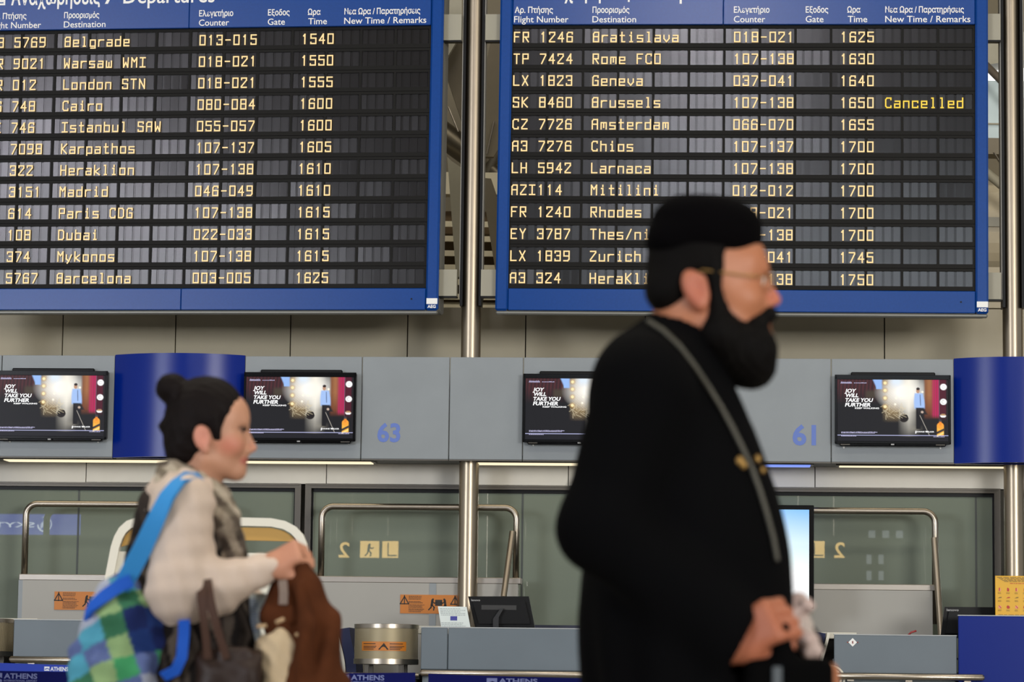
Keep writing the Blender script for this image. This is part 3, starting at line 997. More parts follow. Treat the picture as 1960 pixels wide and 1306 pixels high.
    # bottle
    def box(x0, x1, y0, y1, c, s=.006):
        mix(soft(np.maximum(np.abs(X - (x0 + x1) / 2) - (x1 - x0) / 2, (np.abs(Y - (y0 + y1) / 2) - (y1 - y0) / 2) / asp), s), c)
    box(.897, .959, .74, .905, (.95, .46, .06))
    mix(soft(np.sqrt(((X - .928) / .031) ** 2 + ((Y - .745) / .05) ** 2) - 1, .15), (.93, .36, .04))
    box(.917, .939, .675, .74, (.85, .26, .03))
    box(.917, .939, .645, .680, (.05, .05, .06))
    mix(soft(np.abs(Y - .835 + (X - .928) * .9) - .020, .012) * (np.abs(X - .928) < .031), (.03, .03, .035))
    mix(soft(np.abs(Y - .885 + (X - .928) * .9) - .012, .012) * (np.abs(X - .928) < .031), (1, .75, .25))
    # ticker line and the black band below
    mix((Y > .93).astype(float), (.012, .012, .016))
    mix(soft(np.abs(Y - .907) - .0035, .006), (.62, .64, 1.0))
    return np.clip(img, 0, 1)


AD = paint_ad()
ADM = mat('advert_screen', (0, 0, 0, 1), 0.3, attr='col', estr=1.1, spec=.1)
ADM.node_tree.nodes['Principled BSDF'].inputs['Base Color'].default_value = (0.004, 0.004, 0.005, 1)
for l in list(ADM.node_tree.links):
    if l.to_socket.name == 'Base Color':
        ADM.node_tree.links.remove(l)
SCRTXT = emis('white_screen_lettering', (1, 1, 1, 1), 1.1)
SCRTXT2 = emis('lilac_screen_lettering', (0.65, 0.62, 0.95, 1), 0.8)


def television(px0, px1, py0, py1, label):
    x0, x1, z0, z1 = prect(W, px0, px1, py0, py1, -.07)
    wv, hv = x1 - x0, z1 - z0
    t = thing('television', label, 'screen', W, ((x0 + x1) / 2, -.04, z0), group='advertising screens on the fascia')
    b = .016
    yf = -.07
    zc = z0 + .034 * hv
    h = MB()
    h.box(x0, x1, yf + .004, yf + .055, z0 + .02 * hv, z1, .008)
    h.box(x0 + .03, x1 - .03, yf + .008, -.0125, z0 - .01 * hv, z0 + .04 * hv, .006)
    part(t, 'housing', h, BLACK_GLOSS)
    bz = MB()
    bz.box(x0, x1, yf - .004, yf + .006, z1 - .030, z1, .002)
    bz.box(x0, x1, yf - .004, yf + .006, z0 + .02 * hv, z0 + .02 * hv + .018, .002)
    bz.box(x0, x0 + b, yf - .004, yf + .006, z0 + .02 * hv, z1, .002)
    bz.box(x1 - b, x1, yf - .004, yf + .006, z0 + .02 * hv, z1, .002)
    part(t, 'bezel', bz, BLACK_GLOSS)
    part(t, 'rear_bump', MB().box(x0 + .14 * wv, x1 - .13 * wv, -.045, -.0125, z1 - .02, z1 + .02, .006), BLACK)
    lg_ = MB().box((x0 + x1) / 2 - .02, (x0 + x1) / 2 + .02, yf - .002, yf + .02, z0 - .012 * hv, z0 + .03 * hv, .006)
    part(t, 'chin', lg_, BLACK_GLOSS)
    part(t, 'maker_mark', MB().box((x0 + x1) / 2 - .012, (x0 + x1) / 2 + .008, yf - .0035, yf - .0025, z0 + .002, z0 + .010), mat('pale_mark', C(150, 150, 150), .4))
    sp = MB()
    for a in (.05, .87):
        sp.box(x0 + a * wv, x0 + (a + .08) * wv, yf + .004, yf + .02, z0 + .002, z0 + .008)
    part(t, 'speaker_slot', sp, GUN)
    sx0, sx1, sz0, sz1 = x0 + b, x1 - b, z0 + .02 * hv + .018, z1 - .030
    g = MB()
    vs = [(sx0 + (sx1 - sx0) * i / (NXS - 1), yf, sz1 - (sz1 - sz0) * j / (NYS - 1)) for j in range(NYS) for i in range(NXS)]
    fs = [(j * NXS + i, (j + 1) * NXS + i, (j + 1) * NXS + i + 1, j * NXS + i + 1) for j in range(NYS - 1) for i in range(NXS - 1)]
    g.add(vs, fs)
    scr = part(t, 'screen_picture', g, ADM, colors=AD.reshape(-1, 3))
    sw, shh = sx1 - sx0, sz1 - sz0
    tx = MB()
    q = lambda u: sx0 + u * sw
    r = lambda v: sz1 - v * shh
    for s, a, b_, bl in (('JOY', .066, .165, .213), ('WILL', .069, .188, .287), ('TAKE YOU', .066, .316, .364), ('FURTHER', .068, .300, .440)):
        text(tx, s, q(a), q(b_), r(bl), .062 * shh, yf - .0015, .032, .22)
    text(tx, 'KEEP WALKING', q(.158), q(.376), r(.478), .024 * shh, yf - .0015, .03)
    part(scr, 'slogan', tx, SCRTXT)
    tb = text(MB(), 'JOHNNIE WALKER', q(.70), q(.872), r(.855), .022 * shh, yf - .0015, .02)
    text(tb, 'J', q(.70), q(.712), r(.862), .034 * shh, yf - .0016, .02)
    text(tb, 'W', q(.795), q(.82), r(.857), .030 * shh, yf - .0016, .02)
    part(scr, 'brand_line', tb, SCRTXT)
    sm_ = MB()
    # small print: fine strokes, too small to read
    rr = random.Random(3)
    for (u0, u1, v_, hh) in ((.035, .36, .862, .008), (.035, .34, .877, .007), (.035, .17, .925, .009), (.865, .965, .930, .008), (.150, .265, .062, .008)):
        u = u0
        while u < u1:
            du = .004 + rr.random() * .006
            sm_.rect(q(u), q(min(u + du, u1)), r(v_), r(v_ - hh - rr.random() * .006), yf - .0015)
            u += du + .003
    u = .03
    while u < .128:
        stroke(sm_, [(q(u), r(.066)), (q(u + .006), r(.045 - .012 * rr.random())), (q(u + .009), r(.066))], .0011, yf - .0015)
        u += .010
    part(scr, 'small_print', sm_, SCRTXT2)
    return t


television(-11, 205, 710, 843, 'advertising screen left of the left blue curved panel, cut by the left edge')
television(466, 681, 713, 847, 'advertising screen beside the number 63, just right of the woman')
television(1001, 1219, 716, 850, 'advertising screen half hidden behind the man in black')
television(1598, 1820, 718, 853, 'advertising screen beside the number 61, left of the right blue curved panel')

# ================================================================ conveyor guards with steel hoops
ORANGE = mat('orange_warning_film', C(176, 104, 22), 0.45)
INK = mat('black_print', C(24, 18, 12), 0.6)


def lines(mb, x0, x1, zs, h, y, seed=1, gap=.25):
    rr = random.Random(seed)
    for z in zs:
        x = x0
        e = x1 - rr.random() * (x1 - x0) * .25
        while x < e:
            d = (x1 - x0) * (.04 + .08 * rr.random())
            mb.rect(x, min(x + d, e), z, z + h, y)
            x += d + (x1 - x0) * .02


def figure(mb, x, z, s, d, y):
    """walking figure pictogram, height s, d = facing"""
    mb.disc(x + .05 * s * d, z + .90 * s, .09 * s, y, 12)
    stroke(mb, [(x, z + .78 * s), (x - .05 * s * d, z + .42 * s)], .10 * s, y)
    stroke(mb, [(x - .03 * s * d, z + .42 * s), (x + .16 * s * d, z + .22 * s), (x + .12 * s * d, z)], .055 * s, y)
    stroke(mb, [(x - .05 * s * d, z + .42 * s), (x - .12 * s * d, z + .2 * s), (x - .30 * s * d, z + .02 * s)], .055 * s, y)
    stroke(mb, [(x, z + .72 * s), (x + .18 * s * d, z + .58 * s), (x + .34 * s * d, z + .62 * s)], .045 * s, y)


def guard(pl, pr, label, v=.25, hoop_top=969, ledge=(1105, 1117), post=None, sticker=None, divider=None, rod=None, tl=None):
    """a grey side panel of the baggage conveyor with steel ledge and hoop; pl/pr are the hoop legs"""
    xl_, xr_ = fx(pl, 1050, v), fx(pr, 1050, v)
    cx = (pl + pr) / 2
    _, zt = W.at(cx, hoop_top, v)
    _, z1 = W.at(cx, ledge[0], v)
    _, z0 = W.at(cx, ledge[1], v)
    t = thing('conveyor_guard', label, 'guard rail', W, ((xl_ + xr_) / 2, v, 0), group='baggage conveyor guards with steel hoops')
    rr_ = .075
    path = [(xl_, v, z1)] + arc((xl_, v, zt - rr_), (xl_ + rr_, v, zt), (0, 0, 1), 8) + arc((xr_ - rr_, v, zt), (xr_, v, zt - rr_), (1, 0, 0), 8) + [(xr_, v, z1 - (.0 if not post else .25))]
    part(t, 'hoop', MB().tube(path, .0215, 16), STEEL, smooth=True)
    lx0, lx1 = fx(pl - 10, 1110, v), fx(pr + 10 if not post else pr, 1110, v)
    part(t, 'ledge', MB().box(lx0, lx1, v - .03, v + .09, z0, z1, .004), mat('satin_steel', C(150, 144, 136), .4, .9))
    part(t, 'side_panel', MB().box(lx0 + .03, lx1 - .02, v - .045, v + .06, .05, z0), WARM_GREY)
    part(t, 'side_post', MB().box(lx0 + .003, lx0 + .03, v - .045, v + .06, .05, z0), GREY_PANEL)
    if divider:
        a, b = fx(divider[0], 1150, v), fx(divider[1], 1150, v)
        part(t, 'divider', MB().box(a, b, v - .049, v - .045, .05, z0), GREY_PANEL)
    if rod:
        r0, r1 = W.p3(*rod[0], v - .05), W.p3(*rod[1], v - .16)
        part(t, 'brace', MB().tube([r0, r1], [.02, .02], 14), CHROME, smooth_angle=40)
    if sticker:
        a, b, c, d = prect(W, *sticker, v - .05)
        y = v - .0505
        st = part(t, 'warning_sticker', MB().box(a, b, y, y + .004, c, d), ORANGE, label='orange sticker about heavy luggage')
        wv, hv = b - a, d - c
        ink = MB()
        for (ox) in (.075, .97):
            px_, pz = a + ox * wv, c + .64 * hv
            s = .26 * hv
            for k in range(3):
                p, q = [(px_ + s * math.sin(2 * math.pi * (k + j) / 3), pz + s * math.cos(2 * math.pi * (k + j) / 3)) for j in (0, 1)]
                stroke(ink, [p, q], .04 * s + .002, y - .001)
            ink.rect(px_ - .003, px_ + .003, pz - .02, pz + .04, y - .001)
        lines(ink, a + .15 * wv, a + .42 * wv, [c + f * hv for f in (.9, .82, .75)], .03 * hv, y - .001, 5)
        lines(ink, a + .15 * wv, a + .42 * wv, [c + f * hv for f in (.62, .55)], .03 * hv, y - .001, 6)
        lines(ink, a + .15 * wv, a + .46 * wv, [c + f * hv for f in (.44, .37, .30)], .03 * hv, y - .001, 7)
        lines(ink, a + .15 * wv, a + .44 * wv, [c + f * hv for f in (.22, .15, .08)], .03 * hv, y - .001, 8)
        figure(ink, a + .57 * wv, c + .2 * hv, .62 * hv, 1, y - .001)
        figure(ink, a + .79 * wv, c + .2 * hv, .62 * hv, -1, y - .001)
        ink.rect(a + .62 * wv, a + .745 * wv, c + .42 * hv, c + .74 * hv, y - .001)
        part(st, 'print', ink, INK)
    return t


guard(48, 424, 'steel hooped conveyor guard with orange sticker, left, behind the woman', hoop_top=966, ledge=(1101, 1113), sticker=(104, 212, 1133, 1168), rod=((418, 1015), (402, 1140)))
guard(615, 988, 'steel hooped conveyor guard behind the middle column', hoop_top=971, ledge=(1105, 1117), sticker=(766, 874, 1139, 1175), divider=(823, 836), rod=((981, 1018), (964, 1143)))
guard(1414, 1790, 'steel hooped conveyor guard on the right, behind the man', hoop_top=978, ledge=(1118, 1130), rod=((1788, 1030), (1802, 1225)), post=1)

# ================================================================ counters
VC = -.75


def counter(name, p0, p1, ptop, pbot, label, m, split=None, v=VC, rail=None, well=.14):
    x0, x1, z0, z1 = prect(W, p0, p1, ptop, pbot, v)
    t = thing(name, label, 'counter', W, ((x0 + x1) / 2, v + .3, 0), group='check-in counters')
    xs = [x0] + ([fx(split, 1240, v)] if split else []) + [x1]
    for a, b in zip(xs[:-1], xs[1:]):
        part(t, 'front_panel', MB().box(a + .002, b - .002, v, v + .03, z0, z1, .004), m)
    part(t, 'top_edge', MB().box(x0, x1, v + .002, v + .06, z1, z1 + .006), mat('pale_edge', C(150, 154, 156), .4))
    part(t, 'body', MB().box(x0 + .01, x1 - .01, v + .03, v + .5, .03, z1 - well), m)
    part(t, 'plinth', MB().box(x0 + .02, x1 - .02, v + .05, v + .5, 0, .03), BLACK)
    if rail:
        r0, r1 = fx(rail[0], rail[2], v - .05), fx(rail[1], rail[2], v - .05)
        _, zr_ = W.at((rail[0] + rail[1]) / 2, rail[2], v - .05)
        part(t, 'bumper_rail', MB().tube([(r0 - .012, v - .05, zr_), (r0, v - .05, zr_), (r1, v - .05, zr_), (r1 + .012, v - .05, zr_)], [.012, .021, .021, .012], 16), STEEL, smooth_angle=50)
        for f in (.1, .5, .9):
            part(t, 'rail_bracket', MB().box(r0 + (r1 - r0) * f - .02, r0 + (r1 - r0) * f + .02, v - .05, v + .01, zr_ - .03, zr_ - .015), STEEL)
    return t, x0, x1, z0, z1


counter('check_in_counter', 25, 400, 1189, 1262, 'grey check-in counter at the left, behind the plaid backpack', COUNTER_GREY, rail=(22, 400, 1265))
counter('check_in_counter', 805, 1230, 1204, 1284, 'grey check-in counter between the middle column and the man', COUNTER_GREY, split=857, rail=(808, 1230, 1291))
t, x0, x1, z0, z1 = counter('check_in_counter', 1596, 1832, 1217, 1290, 'grey check-in counter with a small diamond emblem, right of the man', COUNTER_GREY, rail=(1600, 1880, 1296))
ce = W.p3(1632, 1230, VC - .002)
k = .026
em = part(t, 'diamond_emblem', MB().flat([(ce.x - k, ce.z), (ce.x, ce.z - k), (ce.x + k, ce.z), (ce.x, ce.z + k)], VC - .002), LETTER)
part(em, 'emblem_mark', MB().rect(ce.x - .004, ce.x + .004, ce.z - .008, ce.z + .008, VC - .003).flat([(ce.x - .036, ce.z), (ce.x - .03, ce.z - .006), (ce.x - .024, ce.z), (ce.x - .03, ce.z + .006)], VC - .003).flat(
    [(ce.x + .036, ce.z), (ce.x + .03, ce.z - .006), (ce.x + .024, ce.z), (ce.x + .03, ce.z + .006)], VC - .003), mat('dull_red_print', C(120, 60, 56), .5))
tb_, bx0, bx1, bz0, bz1 = counter('check_in_counter', 1834, 2180, 1181, 1330, 'blue check-in desk at the lower right corner', BLUE_PANEL, v=VC - .02, well=.34)

# conveyor bed under the drums and dark gaps between the counters
def bed(p0, p1, label, dep=.3):
    x0, x1, z0, z1 = prect(W, p0, p1, 1280, 1289, VC + .0)
    t = thing('weighing_conveyor', label, 'conveyor', W, ((x0 + x1) / 2, VC + .4, 0), group='weighing conveyors between the counters')
    part(t, 'bed', MB().box(x0, x1, VC - .03, VC + dep, z0 - .03, z0), BLACK)
    part(t, 'front_trim', MB().tube([(x0, VC - .04, z0 - .004), (x1, VC - .04, z0 - .004)], .011, 12), STEEL, smooth_angle=50)
    part(t, 'body', MB().box(x0 + .02, x1 - .02, VC, VC + dep - .02, 0, z0 - .03), DARK)
    return z0


zb1 = bed(402, 803, 'black weighing conveyor under the perforated drum in the middle', .46)
zb0 = bed(-300, 23, 'black weighing conveyor at the far left under a perforated drum', .46)
zb2 = bed(1244, 1592, 'black weighing conveyor behind the man')

# perforated guard drums
PERF = bpy.data.materials.new('perforated_steel')
PERF.use_nodes = True
nt = PERF.node_tree
bs = nt.nodes['Principled BSDF']
bs.inputs['Base Color'].default_value = C(160, 148, 120)
bs.inputs['Metallic'].default_value = 0.55
bs.inputs['Roughness'].default_value = 0.5
tc = nt.nodes.new('ShaderNodeTexCoord')
sep = nt.nodes.new('ShaderNodeSeparateXYZ')
at2 = nt.nodes.new('ShaderNodeMath'); at2.operation = 'ARCTAN2'
nt.links.new(tc.outputs['Object'], sep.inputs[0])
nt.links.new(sep.outputs['Y'], at2.inputs[0])
nt.links.new(sep.outputs['X'], at2.inputs[1])


def wave(sock, freq):
    m1 = nt.nodes.new('ShaderNodeMath'); m1.operation = 'MULTIPLY'; m1.inputs[1].default_value = freq
    m2 = nt.nodes.new('ShaderNodeMath'); m2.operation = 'SINE'
    nt.links.new(sock, m1.inputs[0]); nt.links.new(m1.outputs[0], m2.inputs[0])
    return m2.outputs[0]


mm = nt.nodes.new('ShaderNodeMath'); mm.operation = 'MULTIPLY'
nt.links.new(wave(at2.outputs[0], 110.0), mm.inputs[0])
nt.links.new(wave(sep.outputs['Z'], 560.0), mm.inputs[1])
gt = nt.nodes.new('ShaderNodeMath'); gt.operation = 'LESS_THAN'; gt.inputs[1].default_value = 0.35
nt.links.new(mm.outputs[0], gt.inputs[0])
nt.links.new(gt.outputs[0], bs.inputs['Alpha'])


def drum(p0, p1, y0_, y1_, label, zbase):
    x0, x1, z0, z1 = prect(W, p0, p1, y0_, y1_, VC + .25)
    cx, r = (x0 + x1) / 2, (x1 - x0) / 2
    cy = VC + .25
    t = thing('roller_guard', label, 'guard', W, (cx, cy, zbase), group='perforated steel drums on the conveyors')
    hv = z1 - z0
    part(t, 'perforated_shell', MB().lathe(cx, cy, [(r, z0 + .13 * hv), (r, z1 - .10 * hv)], 56), PERF, smooth=True)
    part(t, 'inner_core', MB().lathe(cx, cy, [(r * .55, z0), (r * .55, z1 - .01)], 32), mat('dull_core', C(150, 142, 124), .6, .4), smooth=True)
    part(t, 'top_band', MB().lathe(cx, cy, [(r - .004, z1 - .10 * hv), (r + .004, z1 - .10 * hv), (r + .004, z1), (r - .02, z1 + .002)], 56), STEEL, smooth_angle=40)
    part(t, 'bottom_band', MB().lathe(cx, cy, [(r - .02, z0 - .002), (r + .004, z0), (r + .004, z0 + .13 * hv), (r - .004, z0 + .13 * hv)], 56), STEEL, smooth_angle=40)
    ft = MB()
    for a in (-2.3, -.85, .8, 2.3):
        ft.box(cx + r * .8 * math.cos(a) - .012, cx + r * .8 * math.cos(a) + .012, cy + r * .8 * math.sin(a) - .012, cy + r * .8 * math.sin(a) + .012, zbase, z0)
    part(t, 'foot', ft, GUN)
    # curved sticker on the front
    a0, a1 = math.radians(-90 - 42), math.radians(-90 + 44)
    s0, s1 = z0 + .33 * hv, z0 + .56 * hv
    st = part(t, 'warning_sticker', MB().lathe(cx, cy, [(r + .003, s0), (r + .003, s1)], 24, a0, a1), ORANGE, smooth=True, label='orange trap-hazard sticker')
    ink = MB()
    for lo, hi, fr_, to in ((.05, .34, .72, .80), (.05, .36, .45, .52), (.05, .34, .30, .37), (.05, .30, .14, .21), (.63, .92, .72, .80), (.63, .95, .45, .52), (.63, .90, .30, .37), (.63, .86, .14, .21)):
        ink.lathe(cx, cy, [(r + .0042, s0 + (s1 - s0) * fr_), (r + .0042, s0 + (s1 - s0) * to)], 6, a0 + (a1 - a0) * lo, a0 + (a1 - a0) * hi)
    am_ = a0 + (a1 - a0) * .5
    pt = lambda da, f: (cx + (r + .0045) * math.cos(am_ + da), cy + (r + .0045) * math.sin(am_ + da), s0 + (s1 - s0) * f)
    ink.add([pt(-.16, .12), pt(.17, .12), pt(.02, .85)], [(0, 1, 2)])
    part(st, 'print', ink, INK)


drum(679, 800, 1196, 1272, 'perforated steel drum with orange sticker, left of the middle grey counter', zb1)
drum(-96, 24, 1185, 1256, 'perforated steel drum cut by the left edge of the picture', zb0)

# white desk tops behind the counters
DESK = mat('cream_desk_top', C(200, 196, 182), .4)
for a, b, c, d, vv, lab in ((798, 900, 1199, 1214, -.16, 'cream desk top behind the middle grey counter'), (1571, 1640, 1211, 1223, -.16, 'cream desk top behind the right grey counter'),
                            (-20, 72, 1184, 1188, -.27, 'cream desk top behind the left grey counter')):
    x0, x1, z0, z1 = prect(W, a, b, c, d, vv)
    t = thing('desk', lab, 'desk', W, ((x0 + x1) / 2, vv + .15, 0))
    part(t, 'desk_top', MB().box(x0, x1, vv, vv + .22, z0, z1, .003), DESK)
    part(t, 'desk_support', MB().box(x0 + .02, x1 - .02, vv + .1, vv + .2, 0, z0), DARK)

# office chairs behind the counters
def office_chair(px0, px1, py0, py1, v, label, face):
    x0, x1, z0, z1 = prect(W, px0, px1, py0, py1, v)
    cx = (x0 + x1) / 2
    t = thing('office_chair', label, 'chair', W, (cx, v, 0), group='office chairs behind the counters')
    prof = []
    n = 12
    sh_, pad = MB(), MB()
    hw = .19
    pv, ps = [], []
    for i in range(n + 1):
        f = i / n
        z = z0 - .10 + (z1 - z0 + .10) * f
        bow = face * (.03 * math.cos(f * 2.6) - .02)
        pv.append((cx - face * .045 + bow, v, z))
        ps.append((cx + bow * .9, v, z))
    sh_.ribbon(pv, [hw * 2 * (1 - .35 * max(0, f / n - .7)) for f in range(n + 1)], .018, (0, 1, 0))
    pad.ribbon(ps, [hw * 1.9 * (1 - .35 * max(0, f / n - .7)) for f in range(n + 1)], .065, (0, 1, 0))
    part(t, 'backrest_shell', sh_, DESK, smooth_angle=40)
    part(t, 'backrest_pad', pad, mat('navy_upholstery', C(22, 30, 66), .8), smooth_angle=40)
    zs_ = z0 - .16
    part(t, 'seat', MB().box(cx - .02 if face > 0 else cx - .44, cx + .44 if face > 0 else cx + .02, v - .19, v + .19, zs_ - .06, zs_, .03), mat('navy_upholstery', C(22, 30, 66), .8))
    sc_ = cx + face * .21
    part(t, 'post', MB().lathe(sc_, v, [(.03, .12), (.025, zs_ - .06)], 16), STEEL, smooth=True)
    part(t, 'back_bar', MB().box(min(cx - face * .05, sc_), max(cx - face * .05, sc_), v - .03, v + .03, zs_ - .09, zs_ - .06), BLACK)
    bb = MB()
    for i in range(5):
        a = 2 * math.pi * i / 5
        bb.tube([(sc_, v, .13), (sc_ + .19 * math.cos(a), v + .19 * math.sin(a), .07)], [.03, .018], 10)
        bb.ball((sc_ + .19 * math.cos(a), v + .19 * math.sin(a), .033), .033, 10)
    part(t, 'star_base', bb, BLACK, smooth_angle=40)


office_chair(664, 690, 1204, 1258, -.05, 'navy and cream office chair peeping out left of the perforated drum', 1)
office_chair(1545, 1568, 1212, 1262, -.05, 'navy and cream office chair just right of the man in black', -1)


# computer monitors
def monitor(poly, v, label, mark, ribs=True):
    pts = [W.at(a, b, v) for a, b in poly]
    xs, zs = [p[0] for p in pts], [p[1] for p in pts]
    cx = sum(xs) / 4
    t = thing('computer_monitor', label, 'monitor', W, (cx, v, min(zs) - .12), group='black computer monitors on the counters')
    part(t, 'rear_shell', MB().prism(pts, v, v + .03), BLACK)
    ins = [(cx + (x - cx) * .86, min(zs) + (z - min(zs)) * .7 + .03) for x, z in pts]
    part(t, 'bulge', MB().prism(ins, v - .02, v), BLACK)
    part(t, 'screen', MB().prism([(cx + (x - cx) * .94, (z - sum(zs) / 4) * .92 + sum(zs) / 4) for x, z in pts], v + .03, v + .033), BLACK_GLOSS)
    a, b, bl, cp = mark
    part(t, 'maker_lettering', ptext(MB(), W, 'lenovo', a, b, bl, cp, v - .002, .02), mat('pale_mark', C(150, 150, 150), .4))
    zl_ = min(zs)
    ht = max(zs) - zl_
    if ribs:
        part(t, 'vent_band', MB().box(cx - .3 * (max(xs) - min(xs)), cx + .22 * (max(xs) - min(xs)), v - .023, v - .02, zl_ + ht * .58, zl_ + ht * .72), mat('vent_grey', C(30, 29, 28), .5))
        part(t, 'stand', MB().prism([(cx - .05, zl_ - .12), (cx - .015, zl_ - .12), (cx - .015, zl_ + .35 * ht), (cx + .015, zl_ + .62 * ht), (cx - .005, zl_ + .62 * ht), (cx - .05, zl_ + .3 * ht)], v - .05, v - .022), mat('stand_grey', C(20, 20, 22), .35))
    part(t, 'foot', MB().box(cx - .12, cx + .12, v - .10, v + .12, zl_ - .13, zl_ - .12), BLACK)
    return t


monitor([(910, 1204), (1024, 1204), (1012, 1142), (896, 1142)], -.5, 'black monitor leaning on the grey counter, right of the middle column', (902, 919, 1151, 4.2))
monitor([(1800, 1222), (1925, 1222), (1925, 1163), (1808, 1162)], -.5, 'black monitor half hidden by the blue desk', (1812, 1835, 1170, 4.6), ribs=False)
# notice leaning in front of the column
a = [W.at(px, py, -.58) for px, py in ((845, 1204), (901, 1204), (893, 1162), (838, 1161))]
t = thing('paper_notice', 'white paper notice with a small blue flag leaning beside the black monitor', 'notice', W, (sum(p[0] for p in a) / 4, -.58, a[0][1]))
part(t, 'sheet', MB().prism(a, -.58, -.576), mat('white_paper', C(205, 214, 212), .6))
fx0, fx1, fz0, fz1 = prect(W, 862, 875, 1180, 1188, -.581)
part(t, 'flag_print', MB().rect(fx0, fx1, fz0, fz1, -.5815), mat('flag_blue_print', C(52, 52, 140), .5))
im = MB()
for i, py in enumerate((1166, 1169, 1172, 1175, 1178, 1193, 1196, 1199)):
    lx0, lz = W.at(842 + i * .5, py, -.581)
    lx1, _ = W.at(892 + i * .5, py, -.581)
    lines(im, lx0, lx1, [lz], .0035, -.5812, i)
part(t, 'text_print', im, mat('grey_print', C(150, 158, 160), .6))
# navy partition behind the monitor
x0, x1, z0, z1 = prect(W, 1010, 1110, 1197, 1210, -.2)
single('low_screen', MB().box(x0, x1, -.2, -.17, 0, z1), mat('navy_screen', C(20, 26, 48), .6), W, 'navy low screen behind the grey counter, right of the monitor', 'screen panel')

# yellow dangerous goods notice on the blue desk
x0, x1, z0, z1 = prect(W, 1905, 2018, 1103, 1182, VC)
t = thing('safety_notice', 'yellow notice with rows of small red pictures standing on the blue desk', 'notice', W, ((x0 + x1) / 2, VC, z0))
part(t, 'board', MB().box(x0, x1, VC - .002, VC + .012, z0, z1, .002), mat('yellow_print', C(206, 156, 8), .4))
im, rd, pk = MB(), MB(), MB()
wv, hv = x1 - x0, z1 - z0
y = VC - .004
for i, f in enumerate((.955, .93, .905, .88, .855)):
    lines(im, x0 + (.03 + .03 * i) * wv, x1 - (.03 + .03 * i) * wv, [z0 + f * hv], .014 * hv, y, i + 20)
lines(rd, x0 + .25 * wv, x1 - .25 * wv, [z0 + .81 * hv], .014 * hv, y, 40)
for r_, fz in enumerate((.66, .47, .24)):
    for c_ in range(7):
        cx_, cz_ = x0 + (.075 + c_ * .142) * wv, z0 + fz * hv
        k = .036 * hv
        if r_ == 0:
            (rd if c_ % 2 else pk).rect(cx_ - k * .7, cx_ + k * .7, cz_ - k, cz_ + k, y)
            rd.rect(cx_ - k * .5, cx_ + k * .1, cz_ - k * .8, cz_ + k * 1.4, y - .001)
        elif r_ == 1:
            (im if c_ % 2 == 0 else rd).flat([(cx_ - k * 1.4, cz_ - k * .5), (cx_ + k * 1.3, cz_ - k * .1), (cx_ + k * 1.3, cz_ + k * .5), (cx_, cz_ + k * .4)], y)
        else:
            (pk if c_ % 2 == 0 else rd).disc(cx_, cz_, k * 1.1, y, 9)
            rd.flat([(cx_ - k * .8, cz_ + k), (cx_ + k * .9, cz_ - k), (cx_ + k, cz_ - k * .4), (cx_ - k * .5, cz_ + k * 1.2)], y - .001)
        lines(im, cx_ - 1.3 * k, cx_ + 1.3 * k, [cz_ - k * 2.1, cz_ - k * 2.7], .01 * hv, y, r_ * 9 + c_)
lines(im, x0 + .05 * wv, x1 - .05 * wv, [z0 + .05 * hv], .012 * hv, y, 60)
part(t, 'small_print', im, mat('ochre_print', C(120, 92, 14), .5))
part(t, 'red_pictures', rd, mat('red_print', C(172, 40, 22), .5))
part(t, 'pink_pictures', pk, mat('pink_print', C(214, 140, 110), .5))

# upright information screen
x0, x1, z0, z1 = prect(W, 1418, 1558, 967, 1165, -.35)
t = thing('information_screen', 'tall bright pale blue information screen half hidden behind the man', 'screen', W, ((x0 + x1) / 2, -.35, 0))
part(t, 'housing', MB().box(x0, x1, -.35, -.29, z0, z1, .004), BLACK_GLOSS)
n = 40
ex, ez = .030, .028
g = MB()
cols = []
for j in range(n + 1):
    for i in range(9):
        u, v_ = i / 8, j / n
        g.v.append((x0 + ex + (x1 - x0 - 2 * ex) * u, -.3515, z1 - ez - (z1 - z0 - 2 * ez) * v_))
        top = np.array([.17, .46, .95]); mid = np.array([.62, .80, 1.0]); low = np.array([.74, .80, 1.0])
        f = min(v_ / .35, 1)
        c = top * (1 - f) + mid * f if v_ < .35 else mid + (low - mid) * (v_ - .35) / .65
        hi = max(0, 1 - math.hypot((u - .85) / .6, (v_ - .75) / .35))
        cols.append(np.minimum(c + hi * .3 + .12 * (1 - abs(u - .6)), 1))
g.f = [(j * 9 + i, (j + 1) * 9 + i, (j + 1) * 9 + i + 1, j * 9 + i + 1) for j in range(n) for i in range(8)]
part(t, 'lit_panel', g, ADM, colors=np.array(cols))
part(t, 'pedestal', MB().box((x0 + x1) / 2 - .08, (x0 + x1) / 2 + .08, -.33, -.27, .02, z0), BLACK)
part(t, 'foot', MB().box((x0 + x1) / 2 - .25, (x0 + x1) / 2 + .25, -.44, -.27, 0, .02, .006), BLACK)

# a red pen on the counter and a cable loop at its corner
p = [W.p3(*q, -.55) for q in ((1738, 1217), (1744, 1211), (1754, 1208))]
single('red_strap', MB().tube(p, .006, 8), mat('red_strap', C(140, 44, 44), .5), W, 'small red strap sticking up behind the right grey counter', 'strap', smooth=True)
c = W.p3(1592, 1300, VC - .02)
cl = MB()
for rr_ in (.055, .075):
    cl.tube([(c.x + rr_ * math.cos(a), c.y + .02 * math.sin(a * 2), c.z + rr_ * math.sin(a)) for a in [math.pi * 2 * i / 28 for i in range(29)]], .008, 8)
single('cable_loop', cl, DESK, W, 'cream loop of cable hanging at the corner of the right grey counter', 'cable', smooth=True)

